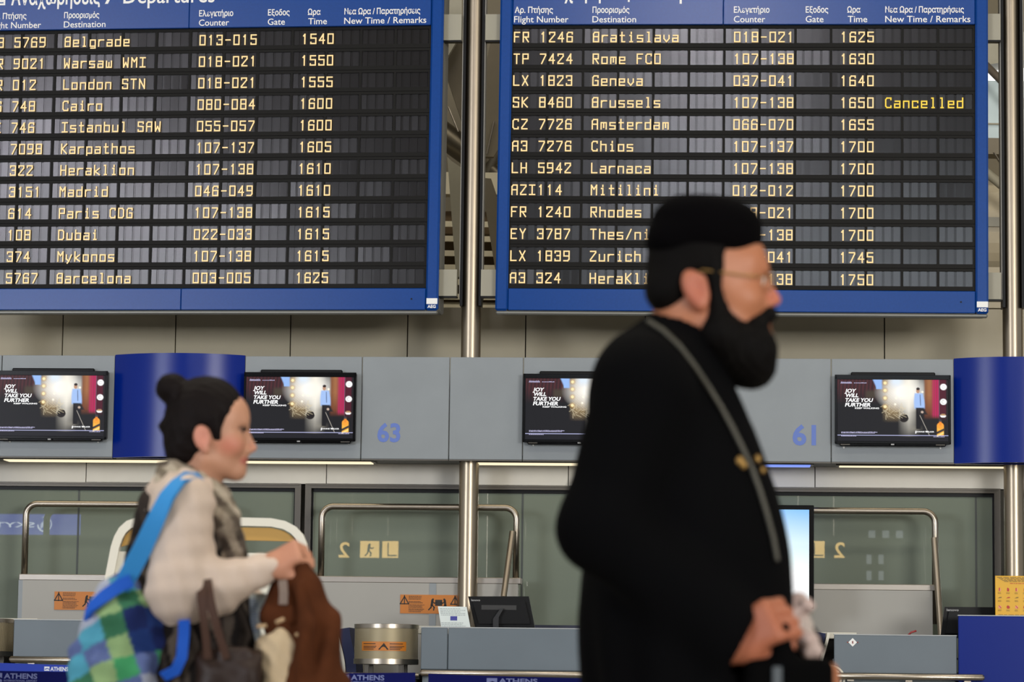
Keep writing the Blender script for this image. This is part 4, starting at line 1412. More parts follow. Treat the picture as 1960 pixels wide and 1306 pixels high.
# ================================================================ queue belts
BELT_D = mat('navy_belt_webbing', C(10, 15, 74), .8, 0, .1, bump=.2, bscale=400)
BELT_B = mat('blue_belt_webbing', C(14, 50, 160), .7, bump=.2, bscale=400)
BELT_T = mat('faded_belt_print', C(96, 104, 150), .7)
BELT_W = mat('white_belt_print', C(206, 212, 224), .7)
FQ = Frame(600, 14.6, 2.0, py=1290)
FQ2 = Frame(200, 15.6, 2.0, py=1275)


def logo(mb, x, z, s, y):
    mb.rect(x, x + s * .12, z, z + s, y)
    mb.flat([(x + s * .12, z), (x + s * 1.25, z), (x + s * 1.25, z + s * .25), (x + s * .7, z + s * .45), (x + s * .12, z + s * .2)], y)
    mb.flat([(x + s * .12, z + s * .45), (x + s * .7, z + s * .65), (x + s * 1.25, z + s * .45), (x + s * 1.25, z + s), (x + s * .12, z + s)], y)


def belt(fr, pa, pb, width_px, m, mt, label, marks, drop=0.0):
    A, B = fr.p3(*pa), fr.p3(*pb)
    t = thing('queue_belt', label, 'barrier belt', fr, ((A.x + B.x) / 2, 0, A.z - .06), group='queue belts in front of the counters')
    h = fr.at(pa[0], pa[1])[1] - fr.at(pa[0], pa[1] + width_px)[1]
    mb = MB()
    n = 24
    sag = lambda f: -drop * 4 * f * (1 - f)
    P = [(A.x + (B.x - A.x) * i / n, 0, A.z + (B.z - A.z) * i / n + sag(i / n)) for i in range(n + 1)]
    vs = [(x, y_, z - o) for x, y_, z in P for y_ in (0, .003) for o in (0, h)]
    vs = []
    for x, _, z in P:
        vs += [(x, 0, z), (x, 0, z - h), (x, .003, z - h), (x, .003, z)]
    fs = []
    for i in range(n):
        for k_ in range(4):
            fs.append((i * 4 + k_, i * 4 + (k_ + 1) % 4, (i + 1) * 4 + (k_ + 1) % 4, (i + 1) * 4 + k_))
    mb.add(vs, fs)
    part(t, 'webbing', mb, m)
    lt = MB()
    for x_px, w_px, cap_px, off_px, sub in marks:
        x0_, _ = fr.at(x_px, pa[1])
        x1_, _ = fr.at(x_px + w_px, pa[1])
        f = (x0_ - A.x) / (B.x - A.x)
        zt = A.z + (B.z - A.z) * f + sag(f)
        px_m = (x1_ - x0_) / w_px
        text(lt, 'ATHENS', x0_, x1_, zt - (off_px + cap_px) * px_m, cap_px * px_m, -.002, .03)
        s = (cap_px + (7 if sub else 0)) * px_m
        logo(lt, x0_ - 1.45 * s, zt - (off_px + cap_px) * px_m - (7 * px_m if sub else 0), s, -.002)
        if sub:
            text(lt, 'INTERNATIONAL AIRPORT', x0_, x1_, zt - (off_px + cap_px + 6) * px_m, 3.6 * px_m, -.002, .02)
    part(t, 'belt_lettering', lt, mt)
    # posts at both ends
    return t, A, B, h


def post(fr, p, label):
    x = p.x
    t = thing('queue_post', label, 'barrier post', fr, (x, .0, 0), group='queue posts')
    part(t, 'pole', MB().lathe(x, .0, [(.03, .02), (.03, p.z + .0)], 24), STEEL, smooth=True)
    part(t, 'belt_head', MB().lathe(x, .0, [(.042, p.z - .11), (.042, p.z + .012), (.03, p.z + .02), (.0, p.z + .02)], 24), BLACK, smooth_angle=40)
    part(t, 'foot', MB().lathe(x, .0, [(.17, 0), (.17, .012), (.05, .03), (.03, .06)], 28), STEEL, smooth_angle=40)


tA, A, B, h = belt(FQ, (-180, 1281), (795, 1288), 26, BELT_D, BELT_T, 'navy queue belt with faded airport lettering, left half of the picture', ((8, 64, 10, 4, 1), (672, 64, 10, 3, 1), (340, 64, 10, 3, 1)), .01)
post(FQ, A, 'steel queue post beyond the left edge')
tB, A2, B2, h = belt(FQ, (820, 1290), (1460, 1302), 26, BELT_D, BELT_T, 'navy queue belt with faded airport lettering, between the woman and the man', ((955, 74, 9, 4, 1), (1255, 74, 9, 4, 1)), .008)
post(FQ, B2, 'steel queue post hidden behind the man in black')
tC, A3, B3, h3 = belt(FQ2, (-240, 1262), (560, 1287), 16, BELT_B, BELT_W, 'bright blue queue belt with white lettering at the lower left', ((97, 34, 8, 4, 0), (397, 34, 8, 4, 0)))
post(FQ2, A3, 'steel queue post at the far left end of the bright blue belt')

# ================================================================ white arched stand behind the woman
FA = Frame(400, 12.2, 1.0, py=1050)
CREAM = mat('cream_moulding', C(208, 204, 190), .4)


def rp(px, py):
    return FA.at(px, py, 0)


t = thing('arched_stand', 'cream arched stand with a tan upper band, half hidden behind the woman', 'stand', FA, (rp(400, 1100)[0], 0, 0))
outl = [(202, 1160), (212, 1100), (222, 1048), (228, 1030), (236, 1016), (248, 1005), (262, 1000), (290, 998), (400, 998), (520, 1001), (545, 1006), (562, 1015), (574, 1028), (580, 1042), (588, 1100), (596, 1160)]
o2 = [FA.p3(a, b) for a, b in outl]
bl_, br_ = o2[0].copy(), o2[-1].copy()
bl_.x -= .12; bl_.z = .02; br_.x += .12; br_.z = .02
part(t, 'arch_frame', MB().ribbon([bl_] + o2 + [br_], .06, .034, (0, 1, 0)), CREAM, smooth_angle=50)
tan = [FA.at(a, b) for a, b in ((232, 1047), (240, 1026), (252, 1014), (268, 1010), (400, 1009), (520, 1011), (545, 1017), (560, 1027), (566, 1037), (400, 1033), (280, 1032))]
part(t, 'tan_band', MB().prism(tan, -.005, .02), mat('tan_band', C(170, 132, 62), .45))
pan = [FA.at(a, b) for a, b in ((226, 1056), (300, 1055), (580, 1060), (590, 1100), (596, 1160))]
xL, xR = bl_.x + .02, br_.x - .02
part(t, 'lower_panel', MB().prism([FA.at(228, 1056), FA.at(578, 1060), (o2[-1].x - .01, o2[-1].z), (xR, .03), (xL, .03), (o2[0].x + .01, o2[0].z)], -.004, .018), CREAM)
part(t, 'base', MB().box(bl_.x - .1, br_.x + .1, -.25, .25, 0, .025, .008), CREAM)

# ================================================================ signs hanging behind the photographer, seen mirrored in the glass
YS = -5.5
SIGNK = mat('dark_sign_face', C(30, 30, 28), .5)
SIGNY = emis('yellow_sign_light', (1.0, 0.66, 0.22, 1), 9.0)
SIGNB = emis('blue_sign_light', (0.10, 0.14, 0.62, 1), 6.0)
SIGNW = emis('white_sign_light', (0.75, 0.85, 1.0, 1), 9.0)
SIGNG = emis('green_sign_light', (0.05, 0.5, 0.12, 1), 1.2)


def sign_frame(pl, pr, pt, pb):
    a, b = reflect_hit(pl, (pt + pb) / 2, VG, YS), reflect_hit(pr, (pt + pb) / 2, VG, YS)
    c, d = reflect_hit((pl + pr) / 2, pt, VG, YS), reflect_hit((pl + pr) / 2, pb, VG, YS)
    f = Frame(980, 1, 0)
    # faces the glass (+y): local x runs towards world -x
    f.M = Matrix.Translation(((a.x + b.x) / 2, YS, 0)) @ Matrix.Rotation(math.pi, 4, 'Z')
    f.I = f.M.inverted()
    return f, abs(a.x - b.x), d.z, c.z


def hanging_sign(pl, pr, pt, pb, label, order):
    f, wv, z0, z1 = sign_frame(pl, pr, pt, pb)
    hv = z1 - z0
    ex = wv * .08
    t = thing('hanging_sign', label, 'sign', f, (0, 0, z0), group='direction signs hanging in the hall')
    part(t, 'face', MB().box(-wv / 2 - ex, wv / 2 + ex, .02, .12, z0 - .35 * hv, z1 + .35 * hv, .01), SIGNK)
    part(t, 'hanger', MB().tube([(-wv * .3, .07, z1 + .3 * hv), (-wv * .3, .07, 14.0)], .012, 8).tube([(wv * .3, .07, z1 + .3 * hv), (wv * .3, .07, 14.0)], .012, 8), STEEL)
    y = .015
    d = MB()
    s = 1 if order > 0 else -1
    # numeral and pictogram panels
    nx = wv * .41 * s
    text(d, '2', nx - .09 * wv, nx + .09 * wv, z0 + .02 * hv, .92 * hv, y, .012)
    px_ = wv * -.08 if order > 0 else wv * .26
    d.rect(px_ - .10 * wv, px_ + .22 * wv, z0, z1, y)
    d.rect(px_ - .42 * wv, px_ - .15 * wv, z0, z1, y)
    part(t, 'lit_symbols', d, SIGNY)
    k = MB()
    figure(k, px_ + .07 * wv, z0 + .12 * hv, .75 * hv, -1, y - .003)
    k.rect(px_ - .26 * wv, px_ - .24 * wv, z0 + .12 * hv, z0 + .9 * hv, y - .003)
    k.rect(px_ - .40 * wv, px_ - .24 * wv, z0 + .1 * hv, z0 + .18 * hv, y - .003)
    part(t, 'pictograms', k, SIGNK)


hanging_sign(648, 762, 1036, 1068, 'hanging sign with a lit numeral 2, mirrored in the glass left of the column', 1)
hanging_sign(1503, 1617, 1036, 1068, 'hanging sign with a lit numeral 2, mirrored in the glass right of the tall screen', -1)
f, wv, z0, z1 = sign_frame(-170, 150, 984, 1023)
hv = z1 - z0
t = thing('alliance_sign', 'long blue lit sign mirrored in the glass at the far left', 'sign', f, (0, 0, z0))
part(t, 'lit_face', MB().box(-wv / 2, wv / 2, .02, .12, z0, z1), SIGNB)
part(t, 'hanger', MB().tube([(-wv * .3, .07, z1), (-wv * .3, .07, 14.0)], .012, 8).tube([(wv * .3, .07, z1), (wv * .3, .07, 14.0)], .012, 8), STEEL)
q = lambda px: -wv / 2 + wv * (150 - px) / 320.0
d = MB()
text(d, 'SKYTEAM', q(66), q(-75), z0 + .36 * hv, .24 * hv, .017, .012)
cx_, cz_ = q(85), z0 + .5 * hv
R1 = 14 / 320 * wv
for i in range(18):
    a0, a1 = 1.2 + i * .28, 1.2 + (i + 1) * .28
    th = .06 * R1 * (1 + i * .12)
    d.flat([(cx_ + (R1 - th) * math.cos(a0), cz_ + (R1 - th) * math.sin(a0)), (cx_ + R1 * math.cos(a0), cz_ + R1 * math.sin(a0)),
            (cx_ + R1 * math.cos(a1), cz_ + R1 * math.sin(a1)), (cx_ + (R1 - th) * math.cos(a1), cz_ + (R1 - th) * math.sin(a1))], .017)
for o in (-.25, .0, .25):
    stroke(d, [(cx_ - .6 * R1, cz_ + (o + .35) * R1), (cx_ - .1 * R1, cz_ + (o + .05) * R1), (cx_ + .1 * R1, cz_ + (o + .15) * R1), (cx_ + .5 * R1, cz_ + (o - .3) * R1)], .05 * R1, .017)
part(t, 'lit_lettering', d, SIGNW)


# ================================================================ people: bodies grown from blended distance fields
class Field:
    def __init__(self, lo, hi, h):
        self.lo = np.array(lo, float)
        self.h = h
        n = np.ceil((np.array(hi) - self.lo) / h).astype(int) + 1
        self.n = n
        self.d = np.full(n, 1.0, np.float32)

    def _win(self, a, b, m):
        i0 = np.clip(np.floor((np.minimum(a, b) - m - self.lo) / self.h).astype(int), 0, self.n)
        i1 = np.clip(np.ceil((np.maximum(a, b) + m - self.lo) / self.h).astype(int) + 1, 0, self.n)
        if np.any(i1 <= i0):
            return None
        ax = [(self.lo[k] + self.h * np.arange(i0[k], i1[k])).astype(np.float32) for k in range(3)]
        sl = tuple(slice(i0[k], i1[k]) for k in range(3))
        return sl, np.meshgrid(*ax, indexing='ij', sparse=True)

    def _join(self, sl, d, k, cut=False):
        a = self.d[sl]
        if cut:
            d = -d
            hh = np.maximum(k - np.abs(a - d), 0) / k
            self.d[sl] = np.maximum(a, d) + hh * hh * k * .25
        else:
            hh = np.maximum(k - np.abs(a - d), 0) / k
            self.d[sl] = np.minimum(a, d) - hh * hh * k * .25

    def cap(self, a, b, ra, rb=None, k=.02, sc=(1, 1, 1), cut=False):
        """tapered capsule; sc stretches it about its own axis line"""
        rb = ra if rb is None else rb
        a, b = np.array(a, float), np.array(b, float)
        m = max(ra, rb) * max(sc) + k + 3 * self.h
        wdw = self._win(a, b, m)
        if wdw is None: return self
        sl, (X, Y, Z) = wdw
        s = np.array(sc, float)
        A, B = a / s, b / s
        D = B - A
        L2 = max(float(D @ D), 1e-9)
        x, y, z = X / s[0] - A[0], Y / s[1] - A[1], Z / s[2] - A[2]
        t = np.clip((x * D[0] + y * D[1] + z * D[2]) / L2, 0, 1)
        d = np.sqrt((x - t * D[0]) ** 2 + (y - t * D[1]) ** 2 + (z - t * D[2]) ** 2) - (ra + (rb - ra) * t)
        self._join(sl, (d * min(s)).astype(np.float32), k, cut)
        return self

    def ell(self, c, r, k=.02, rot=None, cut=False):
        """ellipsoid with radii r; rot = (axis, degrees)"""
        c = np.array(c, float)
        m = max(r) + k + 3 * self.h
        wdw = self._win(c, c, m)
        if wdw is None: return self
        sl, (X, Y, Z) = wdw
        x, y, z = X - c[0], Y - c[1], Z - c[2]
        if rot is not None:
            R = np.array(Matrix.Rotation(math.radians(-rot[1]), 3, rot[0]))
            x, y, z = (R[0, 0] * x + R[0, 1] * y + R[0, 2] * z, R[1, 0] * x + R[1, 1] * y + R[1, 2] * z, R[2, 0] * x + R[2, 1] * y + R[2, 2] * z)
        k0 = np.sqrt((x / r[0]) ** 2 + (y / r[1]) ** 2 + (z / r[2]) ** 2)
        k1 = np.sqrt((x / r[0] ** 2) ** 2 + (y / r[1] ** 2) ** 2 + (z / r[2] ** 2) ** 2)
        d = k0 * (k0 - 1) / np.maximum(k1, 1e-6)
        self._join(sl, np.asarray(d, np.float32), k, cut)
        return self

    def rbox(self, c, hs, r, k=.02, rot=None, cut=False):
        c = np.array(c, float)
        m = float(np.linalg.norm(hs)) + r + k + 3 * self.h
        wdw = self._win(c, c, m)
        if wdw is None: return self
        sl, (X, Y, Z) = wdw
        x, y, z = X - c[0], Y - c[1], Z - c[2]
        if rot is not None:
            R = np.array(Matrix.Rotation(math.radians(-rot[1]), 3, rot[0]))
            x, y, z = (R[0, 0] * x + R[0, 1] * y + R[0, 2] * z, R[1, 0] * x + R[1, 1] * y + R[1, 2] * z, R[2, 0] * x + R[2, 1] * y + R[2, 2] * z)
        qx, qy, qz = np.abs(x) - hs[0] + r, np.abs(y) - hs[1] + r, np.abs(z) - hs[2] + r
        d = np.sqrt(np.maximum(qx, 0) ** 2 + np.maximum(qy, 0) ** 2 + np.maximum(qz, 0) ** 2) + np.minimum(np.maximum(np.maximum(qx, qy), qz), 0) - r
        self._join(sl, np.asarray(d, np.float32), k, cut)
        return self

    def drum(self, c, rx, ry, hz, r, k=.01, tilt=0.0, taper=0.0):
        """upright rounded elliptical drum, tilted about y"""
        c = np.array(c, float)
        m = max(rx, ry, hz) * 1.6 + k
        wdw = self._win(c, c, m)
        sl, (X, Y, Z) = wdw
        x, y, z = X - c[0], Y - c[1], Z - c[2]
        ct, st = math.cos(tilt), math.sin(tilt)
        x, z = x * ct - z * st, x * st + z * ct
        w_ = 1 - taper * z / hz
        q = (np.sqrt((x / rx) ** 2 + (y / ry) ** 2) - w_) * min(rx, ry) + r
        qz = np.abs(z) - hz + r
        d = np.sqrt(np.maximum(q, 0) ** 2 + np.maximum(qz, 0) ** 2) + np.minimum(np.maximum(q, qz), 0) - r
        self._join(sl, np.asarray(d + 0 * y, np.float32), k)
        return self

    def chain(self, pts, rs, k=.02, sc=(1, 1, 1)):
        for i in range(len(pts) - 1):
            self.cap(pts[i], pts[i + 1], rs[i], rs[i + 1], k, sc)
        return self

    def waves(self, fn, amp):
        """displace the surface by fn(x, y, z) * amp"""
        X, Y, Z = np.meshgrid(*[(self.lo[k] + self.h * np.arange(self.n[k])).astype(np.float32) for k in range(3)], indexing='ij', sparse=True)
        self.d += (fn(X, Y, Z) * amp).astype(np.float32)
        return self

    def above(self, z0):
        Z = (self.lo[2] + self.h * np.arange(self.n[2])).astype(np.float32)
        self.d = np.maximum(self.d, (z0 - Z)[None, None, :])
        return self

    def mesh(self):
        """surface nets"""
        f = self.d
        s = f < 0
        n = self.n
        cs = [s[i:n[0] - 1 + i, j:n[1] - 1 + j, k:n[2] - 1 + k] for i in (0, 1) for j in (0, 1) for k in (0, 1)]
        cnt = sum(c.astype(np.int8) for c in cs)
        act = (cnt > 0) & (cnt < 8)
        I = np.argwhere(act)
        idx = np.full(act.shape, -1, np.int32)
        idx[act] = np.arange(len(I))
        off = [(i, j, k) for i in (0, 1) for j in (0, 1) for k in (0, 1)]
        val = np.stack([f[I[:, 0] + i, I[:, 1] + j, I[:, 2] + k] for i, j, k in off], 1)
        acc = np.zeros((len(I), 3))
        num = np.zeros(len(I))
        for a in range(8):
            for b in range(a + 1, 8):
                if sum(abs(p - q) for p, q in zip(off[a], off[b])) != 1: continue
                va, vb = val[:, a], val[:, b]
                cr = (va < 0) != (vb < 0)
                t = np.where(cr, va / np.where(va - vb == 0, 1, va - vb), 0)
                P = np.array(off[a])[None] + t[:, None] * (np.array(off[b]) - np.array(off[a]))[None]
                acc[cr] += P[cr]
                num[cr] += 1
        V = self.lo + self.h * (I + acc / num[:, None])
        faces = []
        for ax in range(3):
            o1, o2 = [e for e in range(3) if e != ax]
            sl0 = [slice(1, n[0] - 1), slice(1, n[1] - 1), slice(1, n[2] - 1)]
            sl0[ax] = slice(0, n[ax] - 1)
            sl1 = list(sl0)
            sl1[ax] = slice(1, n[ax])
            A, B = s[tuple(sl0)], s[tuple(sl1)]
            E = np.argwhere(A != B)
            inside = A[tuple(E.T)]
            base = E.copy()
            base[:, o1] += 1
            base[:, o2] += 1
            q = []
            for d1, d2 in ((-1, -1), (0, -1), (0, 0), (-1, 0)):
                p = base.copy()
                p[:, o1] += d1
                p[:, o2] += d2
                q.append(idx[p[:, 0], p[:, 1], p[:, 2]])
            Q = np.stack(q, 1)
            flip = inside if ax != 1 else ~inside
            Q[~flip] = Q[~flip][:, ::-1]
            faces.append(Q)
        F_ = np.concatenate(faces)
        F_ = F_[(F_ >= 0).all(1)]
        mb = MB()
        mb.v = [tuple(v) for v in V]
        mb.f = [tuple(int(i) for i in q) for q in F_]
        mb.V = V
        return mb


def fist(fd, wrist, xd, zd, side, s=1.0, curl=(62, 80, 48), spread=0.0, thumb_in=True):
    """hand with five fingers: xd towards the knuckles, zd out of the back of the hand, side = +1 when the thumb lies along z x x"""
    x = Vector(xd).normalized()
    z = Vector(zd)
    z = (z - x * z.dot(x)).normalized()
    y = z.cross(x) * side
    P = lambda a, b, c: Vector(wrist) + (x * a + y * b + z * c) * s
    fd.cap(P(-.03, 0, 0), P(.02, 0, 0), .026 * s, .027 * s, .02)
    for b in (-.026, -.009, .009, .026):
        fd.cap(P(.012, b * .7, 0), P(.085, b, .003), .017 * s, .0125 * s, .012)
    fd.ell(P(.035, .026, -.008), (.026 * s, .020 * s, .020 * s), .014)
    for b, ls in ((.029, (.044, .027, .021)), (.010, (.048, .031, .022)), (-.010, (.045, .029, .021)), (-.028, (.036, .022, .019))):
        p = P(.088, b, .002)
        ang = 0
        for L, c, r in zip(ls, curl, (.0100, .0092, .0082)):
            ang += math.radians(c)
            q = p + (x * math.cos(ang) - z * math.sin(ang)) * (L * s)
            fd.cap(p, q, r * s, (r - .0008) * s, .004)
            p = q
    t0, t1 = P(.022, .030, -.012), P(.055, .050, -.026)
    t2 = P(.084, .042, -.040) if thumb_in else P(.080, .060, -.03)
    t3 = P(.098, .020, -.046) if thumb_in else P(.104, .064, -.032)
    fd.cap(t0, t1, .0145 * s, .0120 * s, .010)
    fd.cap(t1, t2, .0118 * s, .0105 * s, .005)
    fd.cap(t2, t3, .0104 * s, .0085 * s, .004)


def vcol(V, base, spots):
    """skin tint: base colour with soft coloured patches [(centre, radii, colour, strength)]"""
    c = np.tile(np.array(base[:3], float), (len(V), 1))
    for ctr, r, col, st in spots:
        d = np.sqrt((((V - np.array(ctr)) / np.array(r)) ** 2).sum(1))
        m = np.clip(1.5 - d, 0, 1) * st
        c = c * (1 - m[:, None]) + np.array(col[:3]) * m[:, None]
    return c


SKIN = mat('skin', C(190, 130, 98), 0.5, 0, 0.35, attr='col', bump=.08, bscale=300)
EYEW = mat('eye_white', C(214, 206, 196), 0.2, 0, 0.5)
IRIS = mat('dark_iris', C(30, 18, 12), 0.15, 0, 0.6)

# ------------------------------------------------------------ the man in the black cassock
PM = Frame(1300, 5.2, 0, py=900)
J = PM.p3
man = thing('person', 'man in a black cassock and black hat with a long dark beard, walking right', 'person', PM, (J(1310, 1300)[0], 0, 0))
mx = J(1310, 1300)[0]
sh_r, sh_l = J(1228, 750, -.175), J(1262, 742, .175)
el_r, el_l = J(1150, 1012, -.215), J(1240, 1030, .24)
wr_r, wr_l = J(1392, 1236, -.19), J(1500, 1262, .10)
xs_ = lambda px, py=1000: J(px, py)[0]
B = Field((xs_(1060), -.36, -.01), (xs_(1620), .36, J(1350, 385)[2] + .01), .0042)
B.ell(J(1352, 510), (.092, .074, .102), .02)
B.ell(J(1398, 575), (.064, .058, .088), .03)
B.ell(J(1432, 505), (.030, .052, .040), .03)
B.cap(J(1455, 517, -.028), J(1455, 517, .028), .011, k=.014)
B.cap(J(1461, 528), J(1480, 572), .0075, .0115, .010)
B.ell(J(1481, 575), (.012, .011, .010), .006)
for s in (-1, 1):
    B.ell(J(1469, 582, s * .012), (.011, .008, .008), .006)
    B.ell(J(1461, 538, s * .033), (.017, .017, .012), .010, cut=True)
    B.ell(J(1449, 536, s * .031), (.0135, .0145, .0125), .004)
    B.ell(J(1426, 570, s * .042), (.026, .018, .022), .02)
    B.cap(J(1362, 620, s * .052), J(1440, 655, s * .012), .024, .022, .03)
    # ears
    B.ell(J(1331, 552, s * .080), (.022, .010, .036), .008, rot=('Y', -26))
    B.ell(J(1338, 549, s * .090), (.011, .008, .018), .006, rot=('Y', -26), cut=True)
    B.ell(J(1342, 583, s * .080), (.011, .008, .011), .006)
B.cap(J(1468, 604, -.016), J(1468, 604, .016), .009, k=.008)
B.cap(J(1465, 616, -.014), J(1465, 616, .014), .009, k=.008)
B.ell(J(1452, 650), (.026, .026, .022), .02)
B.cap(J(1318, 600), J(1288, 690), .060, .062, .03)
B.cap(J(1288, 690), J(1280, 760), .062, .07, .03)
B.chain([J(1280, 760), J(1296, 900), J(1305, 1090)], (.080, .112, .120), .04, (1, 1.25, 1))
B.cap(J(1258, 742, -.15), J(1268, 742, .15), .045, k=.03)
for sh, el, wr in ((sh_r, el_r, wr_r), (sh_l, el_l, wr_l)):
    B.chain([sh, el, wr], (.052, .042, .028), .02)
hip = J(1305, 1120)
for s, fxo in ((-1, -.06), (1, .16)):
    kn = Vector((hip.x + fxo * .4 + .02, s * .085, .50))
    an = Vector((hip.x + fxo, s * .09, .09))
    B.chain([(hip.x, s * .09, hip.z), kn, an], (.080, .052, .040), .03)
    B.cap((an.x - .03, s * .09, .045), (an.x + .15, s * .10, .035), .036, .030, .02)
fist(B, wr_r, J(1475, 1190, -.22) - wr_r, Vector((.15, -1, .35)), -1, 1.02, curl=(66, 82, 50))
fist(B, wr_l, Vector((1, -.05, -.42)), Vector((.25, -.55, .8)), -1, 1.0, curl=(48, 66, 40))
bm = B.mesh()
skin = vcol(bm.V, C(166, 106, 74), [(J(1331, 555, -.085), (.026, .02, .042), C(170, 92, 76), .6), (J(1481, 574), (.016, .02, .02), C(190, 104, 84), .7),
                                     (J(1467, 610), (.015, .028, .012), C(146, 78, 66), .7), (J(1450, 1215, -.2), (.1, .08, .08), C(150, 84, 62), .7)])
part(man, 'body', bm, SKIN, smooth=True, colors=skin)
ey = MB()
for s in (-1, 1):
    c = J(1451, 536, s * .031)
    e = part(man, 'eye', MB().ball(c, .0125, 16), EYEW, smooth=True)
    part(e, 'iris', MB().ball((c.x + .0072, c.y, c.z), .0066, 12), IRIS, smooth=True)
HAIRK = mat('black_hair', C(8, 6, 5), 0.7, 0, 0.08, bump=.5, bscale=160, aniso=(1, 1, .15))
H = Field((xs_(1215), -.12, J(1300, 700)[2]), (xs_(1480), .12, J(1300, 380)[2]), .004)
H.ell(J(1345, 500), (.098, .082, .100), .02)
H.ell(J(1292, 548), (.044, .066, .050), .03)
H.cap(J(1272, 562, -.03), J(1272, 562, .03), .027, k=.03)
H.ell(J(1432, 560), (.062, .12, .070), .012, cut=True)
H.ell(J(1420, 535), (.040, .12, .050), .012, cut=True)
H.ell(J(1430, 500), (.050, .12, .028), .02, cut=True)
for s in (-1, 1):
    H.ell(J(1338, 562, s * .088), (.030, .028, .045), .01, cut=True)
    H.cap(J(1368, 505, s * .071), J(1371, 570, s * .067), .011, .011, .008)
part(man, 'hair', H.mesh(), HAIRK, smooth=True)
Bd = Field((xs_(1330), -.13, J(1400, 780)[2]), (xs_(1510), .13, J(1400, 510)[2]), .004)
for s in (-1, 1):
    Bd.cap(J(1371, 555, s * .067), J(1378, 635, s * .058), .011, .026, .02)
    Bd.cap(J(1386, 640, s * .056), J(1440, 668, s * .026), .032, .034, .025)
    Bd.cap(J(1468, 597, s * .006), J(1447, 622, s * .036), .013, .014, .012)
Bd.ell(J(1428, 665), (.044, .058, .048), .03)
Bd.ell(J(1436, 690), (.040, .052, .042), .03)
Bd.ell(J(1440, 712), (.033, .040, .028), .02)
Bd.cap(J(1474, 604, -.018), J(1474, 604, .018), .011, k=.01)
Bd.ell(J(1392, 690), (.036, .048, .036), .03)
for s in (-1, 1):
    Bd.cap(J(1370, 640, s * .050), J(1400, 672, s * .04), .026, .03, .03)
Bd.waves(lambda x, y, z: np.sin(x * 330 + 3 * np.sin(z * 30)) * np.sin(y * 300 + 2 * np.sin(z * 24)), .0022)
part(man, 'beard', Bd.mesh(), HAIRK, smooth=True)
eb = MB()
for s in (-1, 1):
    eb.tube([J(1458, 515, s * .012), J(1460, 508, s * .028), J(1448, 510, s * .046)], [.005, .0085, .004], 8)
part(man, 'eyebrows', eb, HAIRK, smooth=True)
HATM = mat('black_felt', C(5, 4, 5), 0.95, 0, 0.04, bump=.3, bscale=300)
Ht = Field((xs_(1215), -.13, J(1300, 530)[2]), (xs_(1490), .13, J(1300, 360)[2]), .004)
Ht.drum(J(1353, 437), .099, .090, .053, .046, tilt=math.radians(5), taper=.05)
Ht.ell(J(1290, 470), (.046, .07, .03), .03)
part(man, 'hat', Ht.mesh(), HATM, smooth=True)
CLOTH = mat('black_cassock_cloth', C(5, 5, 6), 0.9, 0, 0.05, bump=.25, bscale=220)
K = Field((xs_(1030), -.44, .0), (xs_(1640), .44, J(1300, 585)[2]), .0068)
K.chain([J(1278, 730), J(1284, 830), J(1302, 960), J(1316, 1080), J(1310, 1200)], (.096, .124, .150, .164, .170), .06, (1, 1.26, 1))
K.cap(J(1310, 1200), (hip.x + .02, 0, .12), .170, .225, .06, (1, 1.15, 1))
K.cap(J(1225, 722, -.145), J(1262, 722, .145), .072, k=.06)
K.ell(J(1222, 765), (.080, .17, .10), .05)
K.chain([J(1302, 664), J(1284, 715)], (.077, .095), .03)
K.chain([J(1330, 688, 0), J(1332, 745, 0)], (.042, .048), .03)
K.chain([sh_r, el_r], (.082, .068), .04)
K.chain([el_r, J(1390, 1205, -.195)], (.066, .060), .04)
K.chain([sh_l, el_l, wr_l + Vector((-.03, 0, .02))], (.080, .066, .050), .04)
K.chain([J(1490, 1175, .10), J(1545, 1255, .09)], (.034, .042), .03)
K.cap(J(1398, 1242, -.19), J(1470, 1240, -.2), .040, .050, .012, cut=True)
K.cap(wr_l + Vector((.03, 0, -.01)), wr_l + Vector((.16, 0, -.05)), .034, .045, .01, cut=True)
K.cap(J(1316, 632), J(1352, 530), .064, .085, .006, cut=True)
K.waves(lambda x, y, z: np.sin(np.arctan2(y, x - hip.x - .02) * 13 + 2 * np.sin(z * 5)) * np.clip((J(1300, 1100)[2] - z) * 2.2, 0, 1), .012)
K.above(.035)
km = K.mesh()
cas = part(man, 'cassock', km, CLOTH, smooth=True)
# chain around the neck, laid on the cloth
bvh = BVHTree.FromPolygons([Vector(v) for v in km.v], km.f)
eyeL = PM.I @ EYE


def on_cloth(px, py, lift=.006):
    d = (PM.I.to_3x3() @ ray(px, py)).normalized()
    hit, nrm, _, _ = bvh.ray_cast(eyeL, d)
    if hit is None:
        hit, nrm, _, _ = bvh.find_nearest(J(px, py, -.05))
    if nrm.dot(d) > 0: nrm = -nrm
    return hit + nrm * lift


cpx = [(1243, 622), (1268, 640), (1296, 668), (1325, 706), (1350, 742), (1374, 780), (1396, 820), (1418, 865), (1436, 905), (1450, 945), (1462, 985), (1474, 1030), (1482, 1075)]
CP = [on_cloth(*p) for p in cpx]
dense = []
for a, b in zip(CP[:-1], CP[1:]):
    for i in range(10):
        dense.append(a.lerp(b, i / 10))
dense += [CP[-1]]
ch = MB()
for i in range(0, len(dense) - 1):
    p, q = dense[i], dense[i + 1]
    ch.ball(tuple(p), .0050, 8)
CHAIN = mat('tarnished_silver', C(88, 86, 78), 0.5, 0.8)
chn = part(man, 'neck_chain', ch, CHAIN, smooth=True, label='tarnished silver chain')
GOLD = mat('old_gold', C(150, 118, 66), 0.45, 0.8)
pd = MB()
for px, py, s in ((1413, 884, .007), (1420, 892, .006), (1446, 880, .006), (1456, 902, .005)):
    pd.ball(tuple(on_cloth(px, py, .004)), s, 10, (1, .5, 1.2))
